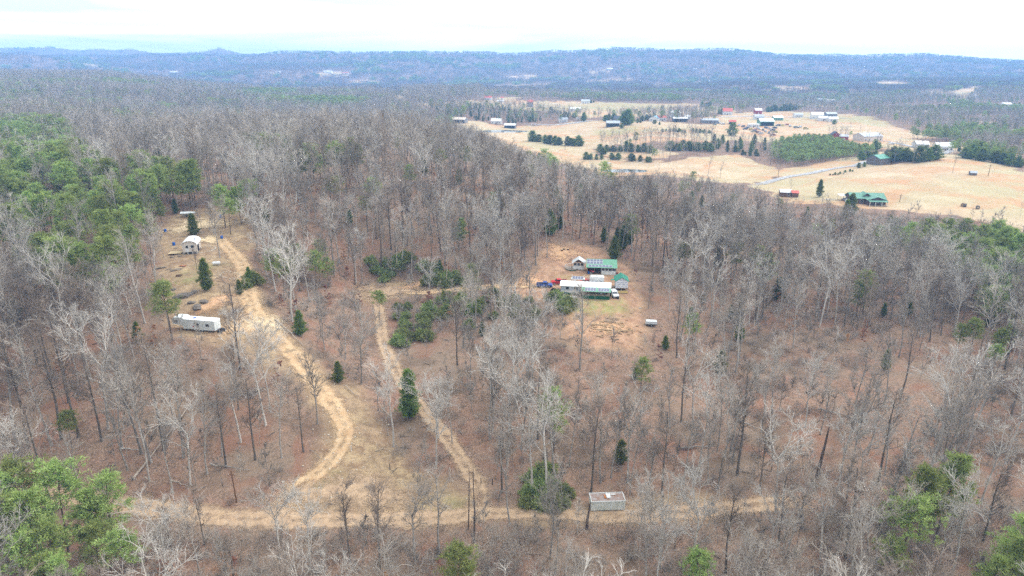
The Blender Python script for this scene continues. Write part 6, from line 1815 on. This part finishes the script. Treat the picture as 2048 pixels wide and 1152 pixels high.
for u, v, vt in ((1905,345,302),(1340,322,278),(1352,324,290),(1220,300,285),(1413,302,270),(1425,303,272),(1395,300,272),(1402,302,275),(1700,262,240),(1625,300,270),(1690,275,255),(1735,275,258),(1860,312,285),(1875,312,288),(1720,275,252),(1185,240,228),(1415,352,310),(1440,356,322),(1555,356,334),(2040,432,405),(1580,394,360),(1985,352,343),(1260,262,255)):
    far_tree('bare', u, v, vt)
for u, v, vt in ((1700,275,262),(1660,300,283),(1560,322,300)): far_tree('pine', u, v, vt)

# evergreen thickets and young cedars in the old field
def fill(poly_px, s, kind_models, name, label, sc, seed, keep=1.0):
    P = poly_w(poly_px); x0, y0 = P.min(0); x1, y1 = P.max(0)
    x, y = jitter(x0, x1, y0, y1, s, seed); k = inpoly(P, x, y); x, y = x[k], y[k]
    k = np.random.default_rng(seed).random(x.size) < keep; x, y = x[k], y[k]
    if len(x): scatter(name, label, 'trees', np.stack([x, y, zat(x, y)], 1), sc[0]+(sc[1]-sc[0])*np.random.default_rng(seed+1).random(len(x)), kind_models, seed)
fill([(1535,302),(1560,288),(1620,280),(1660,284),(1700,300),(1740,304),(1755,308),(1700,320),(1640,327),(1600,334),(1545,325)], 4.2, MID_PINE, 'pine_thicket', 'dense green thicket between the scrap rows and the brown barn', (.32, .5), 81)
fill([(1535,312),(1600,322),(1700,318),(1760,306),(1750,318),(1640,330),(1590,338),(1540,328)], 9, MID_BARE, 'bare_thicket', 'leafless trees along the front of the green thicket', (.2, .32), 82, .6)
fill([(872,212),(940,212),(1000,219),(1060,231),(1105,244),(1000,247),(900,236),(860,222)], 9, MID_CEDAR, 'young_cedars', 'young cedars spreading over the old field', (.45, .9), 83, .55)
fill([(1190,304),(1420,300),(1420,306),(1190,310)], 9, MID_BARE, 'bare_hedge', 'leafless hedge between the pastures', (.3, .55), 84, .7)
fill([(1180,236),(1300,236),(1460,226),(1460,232),(1300,244),(1190,243)], 11, MID_BARE, 'bare_hedge', 'leafless trees around the far farmyards', (.4, .7), 85, .5)
fill([(1420,282),(1540,286),(1560,296),(1520,316),(1430,308)], 8, MID_BARE, 'bare_thicket', 'leafless thicket below the scrap rows', (.4, .7), 86, .8)
fill([(1420,286),(1540,290),(1550,302),(1500,312),(1430,306)], 12, MID_CEDAR, 'cedar_thicket', 'dark cedars in the thicket below the scrap rows', (.6, 1.1), 87, .7)

# --- small things in the near pasture
def bale(u, v, label, m):
    e = empty('round_bale', tuple(at(u, v)), rnd(rgj, 0, 3)); G().cyl((-.8, 0, .85), (.8, 0, .85), .9, n=16).build('roll', m, e); G().cyl((-.82, 0, .85), (.82, 0, .85), .45, n=12).build('core', M_tanw, e); tag(e, label, 'hay bale')
bale(1925, 413, 'dark round bale above the pine tops', M_brown); bale(1929, 414, 'dark round bale right beside another one', V_dark); bale(1955, 418, 'small dark bale at the right of the near pasture', V_dark)
hut = empty('field_hut', tuple(at(1947, 351)), R(-10)); gable(hut, 3.6, 2.6, -.3, 1.9, 1.0, V_dark, V_greyroof, .3, 'x', .08, 0, 1.3); G().box(-.4, .4, -.04, -.004, 0, 1.5).build('door', M_brown, hut); tag(hut, 'tiny dark hut alone in the pasture', 'hut')
def pole(u, v, vt, label):
    p = at(u, v); h = height_to(p, vt); e = empty('utility_pole', tuple(p)); G().cyl((0, 0, -.5), (.2, 0, h), .17, .12, 8).build('pole', M_brown, e); G().box(-.8, 1.2, -.06, .06, h-.8, h-.68).build('crossarm', M_brown, e); tag(e, label, 'utility pole')
pole(1976, 352, 329, 'pole in the pasture right of the tiny dark hut'); pole(1799, 404, 388, 'pole right of the ranch house'); pole(1874, 300, 280, 'pole beside the white houses on the lane')
pole(1154, 206, 198, 'pole on the far green meadow'); pole(1130, 300, 270, 'pole on the pasture slope left of the pond')
# ================================================================ every tree gets a label that singles it out
LAND = [(389,655,'fifth-wheel trailer'),(378,495,'arched cabin'),(1170,585,'mobile home'),(1203,538,'solar-roofed shed'),(1243,565,'wrapped cabin'),(1157,530,'garden room'),
 (1215,1012,'stained box trailer'),(1302,645,'white-covered trailer'),(474,975,'utility pole'),(775,583,'dirt turnaround'),(958,1010,'track junction'),(692,865,'left track bend'),
 (560,1020,'left track foot'),(300,920,'long fallen trunk'),(1633,900,'broken snag'),(1735,400,'ranch house'),(1768,322,'brown barn'),(1746,275,'long barn'),(1000,262,'far pond'),(1250,341,'near pond'),
 (1226,250,'dark knoll barn'),(1534,245,'green-walled barn'),(1890,298,'lane-end white house'),(1635,232,'large white house'),(1455,225,'red-roofed white barn'),(914,242,'grey wood-edge barn'),
 (1061,208,'tall grey barn'),(463,625,'tangled brush pile'),(370,592,'rock ledge'),(1222,655,'firewood'),(1740,895,'trail bend'),(1500,850,'leafy trail'),(850,850,'middle track'),(100,1020,'bottom-left corner'),
 (1950,1080,'bottom-right corner'),(1300,1130,'bottom edge right of centre'),(700,1120,'bottom edge left of centre'),(30,300,'left edge pine stand'),(200,340,'left pine slope'),(320,320,'pine ridge top'),(100,420,'lower pine slope'),
 (20,700,'left edge slope'),(180,760,'left slope middle'),(330,800,'broken tree'),(540,820,'lower left slope'),(1960,450,'right-hand pine belt'),(2020,540,'right edge pines'),(1900,700,'right edge woods'),(1650,700,'right woods middle'),
 (1450,620,'woods beyond the yard'),(1350,480,'woods behind the wrapped cabin'),(900,450,'centre hillside'),(700,430,'hill left of centre'),(560,330,'wooded crest'),(800,300,'crest right half'),(1060,420,'hill right shoulder'),(600,560,'slope above the gully'),
 (1100,780,'centre slope'),(1350,760,'slope right of the yard'),(950,680,'bank below the drive'),(1560,480,'right woods top'),(1750,560,'pale pines in right woods'),(2000,900,'lower right edge'),(1800,1000,'lower right pines'),
 (1340,1060,'bottom road right half'),(250,1060,'bottom road left half'),(376,431,'covered boat'),(441,480,'upper clearing edge'),(1940,314,'pasture tree belt left end'),(1985,325,'pasture tree belt middle'),(2035,333,'pasture tree belt right end'),(1080,284,'cedar row below the far pond'),(1145,290,'cedar row right end'),(1230,303,'hedge left half'),(1360,300,'hedge right half'),(1240,320,'lower hedge'),(1800,322,'cedars beside the brown barn'),(1845,322,'cedar row on the lane')]
ORD = ['nearest','second nearest','third nearest','fourth nearest','fifth nearest','sixth nearest','seventh nearest','eighth nearest','ninth nearest','tenth nearest','eleventh nearest','twelfth nearest']
ORD += ['%s nearest' % w for w in ('thirteenth','fourteenth','fifteenth','sixteenth','seventeenth','eighteenth','nineteenth','twentieth','twenty-first','twenty-second','twenty-third','twenty-fourth','twenty-fifth','twenty-sixth','twenty-seventh','twenty-eighth','twenty-ninth','thirtieth')]
KW = {'bare': 'leafless grey tree', 'pine': 'green pine', 'cedar': 'dark cedar'}
buckets = {}
for o, kind_, u, v, hero in TREE_THINGS:
    j = min(range(len(LAND)), key=lambda i: (LAND[i][0]-u)**2+((LAND[i][1]-v)*1.3)**2)
    du, dv = u-LAND[j][0], (v-LAND[j][1])*1.3
    dr = ('left of' if du < 0 else 'right of') if abs(du) > abs(dv) else ('above' if dv < 0 else 'below')
    buckets.setdefault((kind_, j, dr), []).append((du*du+dv*dv, o))
for (kind_, j, dr), L in buckets.items():
    L.sort(key=lambda t: t[0])
    for r_, (_, o) in enumerate(L):
        if len(L) == 1: lb = 'only %s close %s the %s' % (KW[kind_], dr, LAND[j][2])
        else: lb = '%s %s the %s, %s one to it' % (KW[kind_], dr, LAND[j][2], ORD[min(r_, len(ORD)-1)])
        tag(o, lb, 'tree', {'bare': 'leafless trees', 'pine': 'pines', 'cedar': 'cedars'}[kind_])
# ================================================================ the air
def haze_box():
    zmin, zmax = float(ZZ.min())-1.0, max(float(ZZ.max())+25, CAM_Z+20)
    g = G().box(float(GX[0])-150, float(GX[-1])+150, float(GY[0])-150, float(GY[-1])+150, zmin, zmax)
    m = bpy.data.materials.new('blue_haze'); m.use_nodes = True
    n, l = m.node_tree.nodes, m.node_tree.links
    n.remove(n['Principled BSDF'])
    pv = n.new('ShaderNodeVolumePrincipled')
    pv.inputs['Color'].default_value = HAZE_COL
    pv.inputs['Density'].default_value = HAZE_DENSITY
    pv.inputs['Anisotropy'].default_value = 0.0
    l.new(pv.outputs[0], n['Material Output'].inputs['Volume'])
    o = g.build('haze', m); o['kind'] = 'stuff'; o['label'] = 'pale blue haze over the valley and ridges'
    o.display_type = 'WIRE'
HAZE_COL, HAZE_DENSITY = (0.27, 0.54, 1.0, 1), 2.2e-4
haze_box()
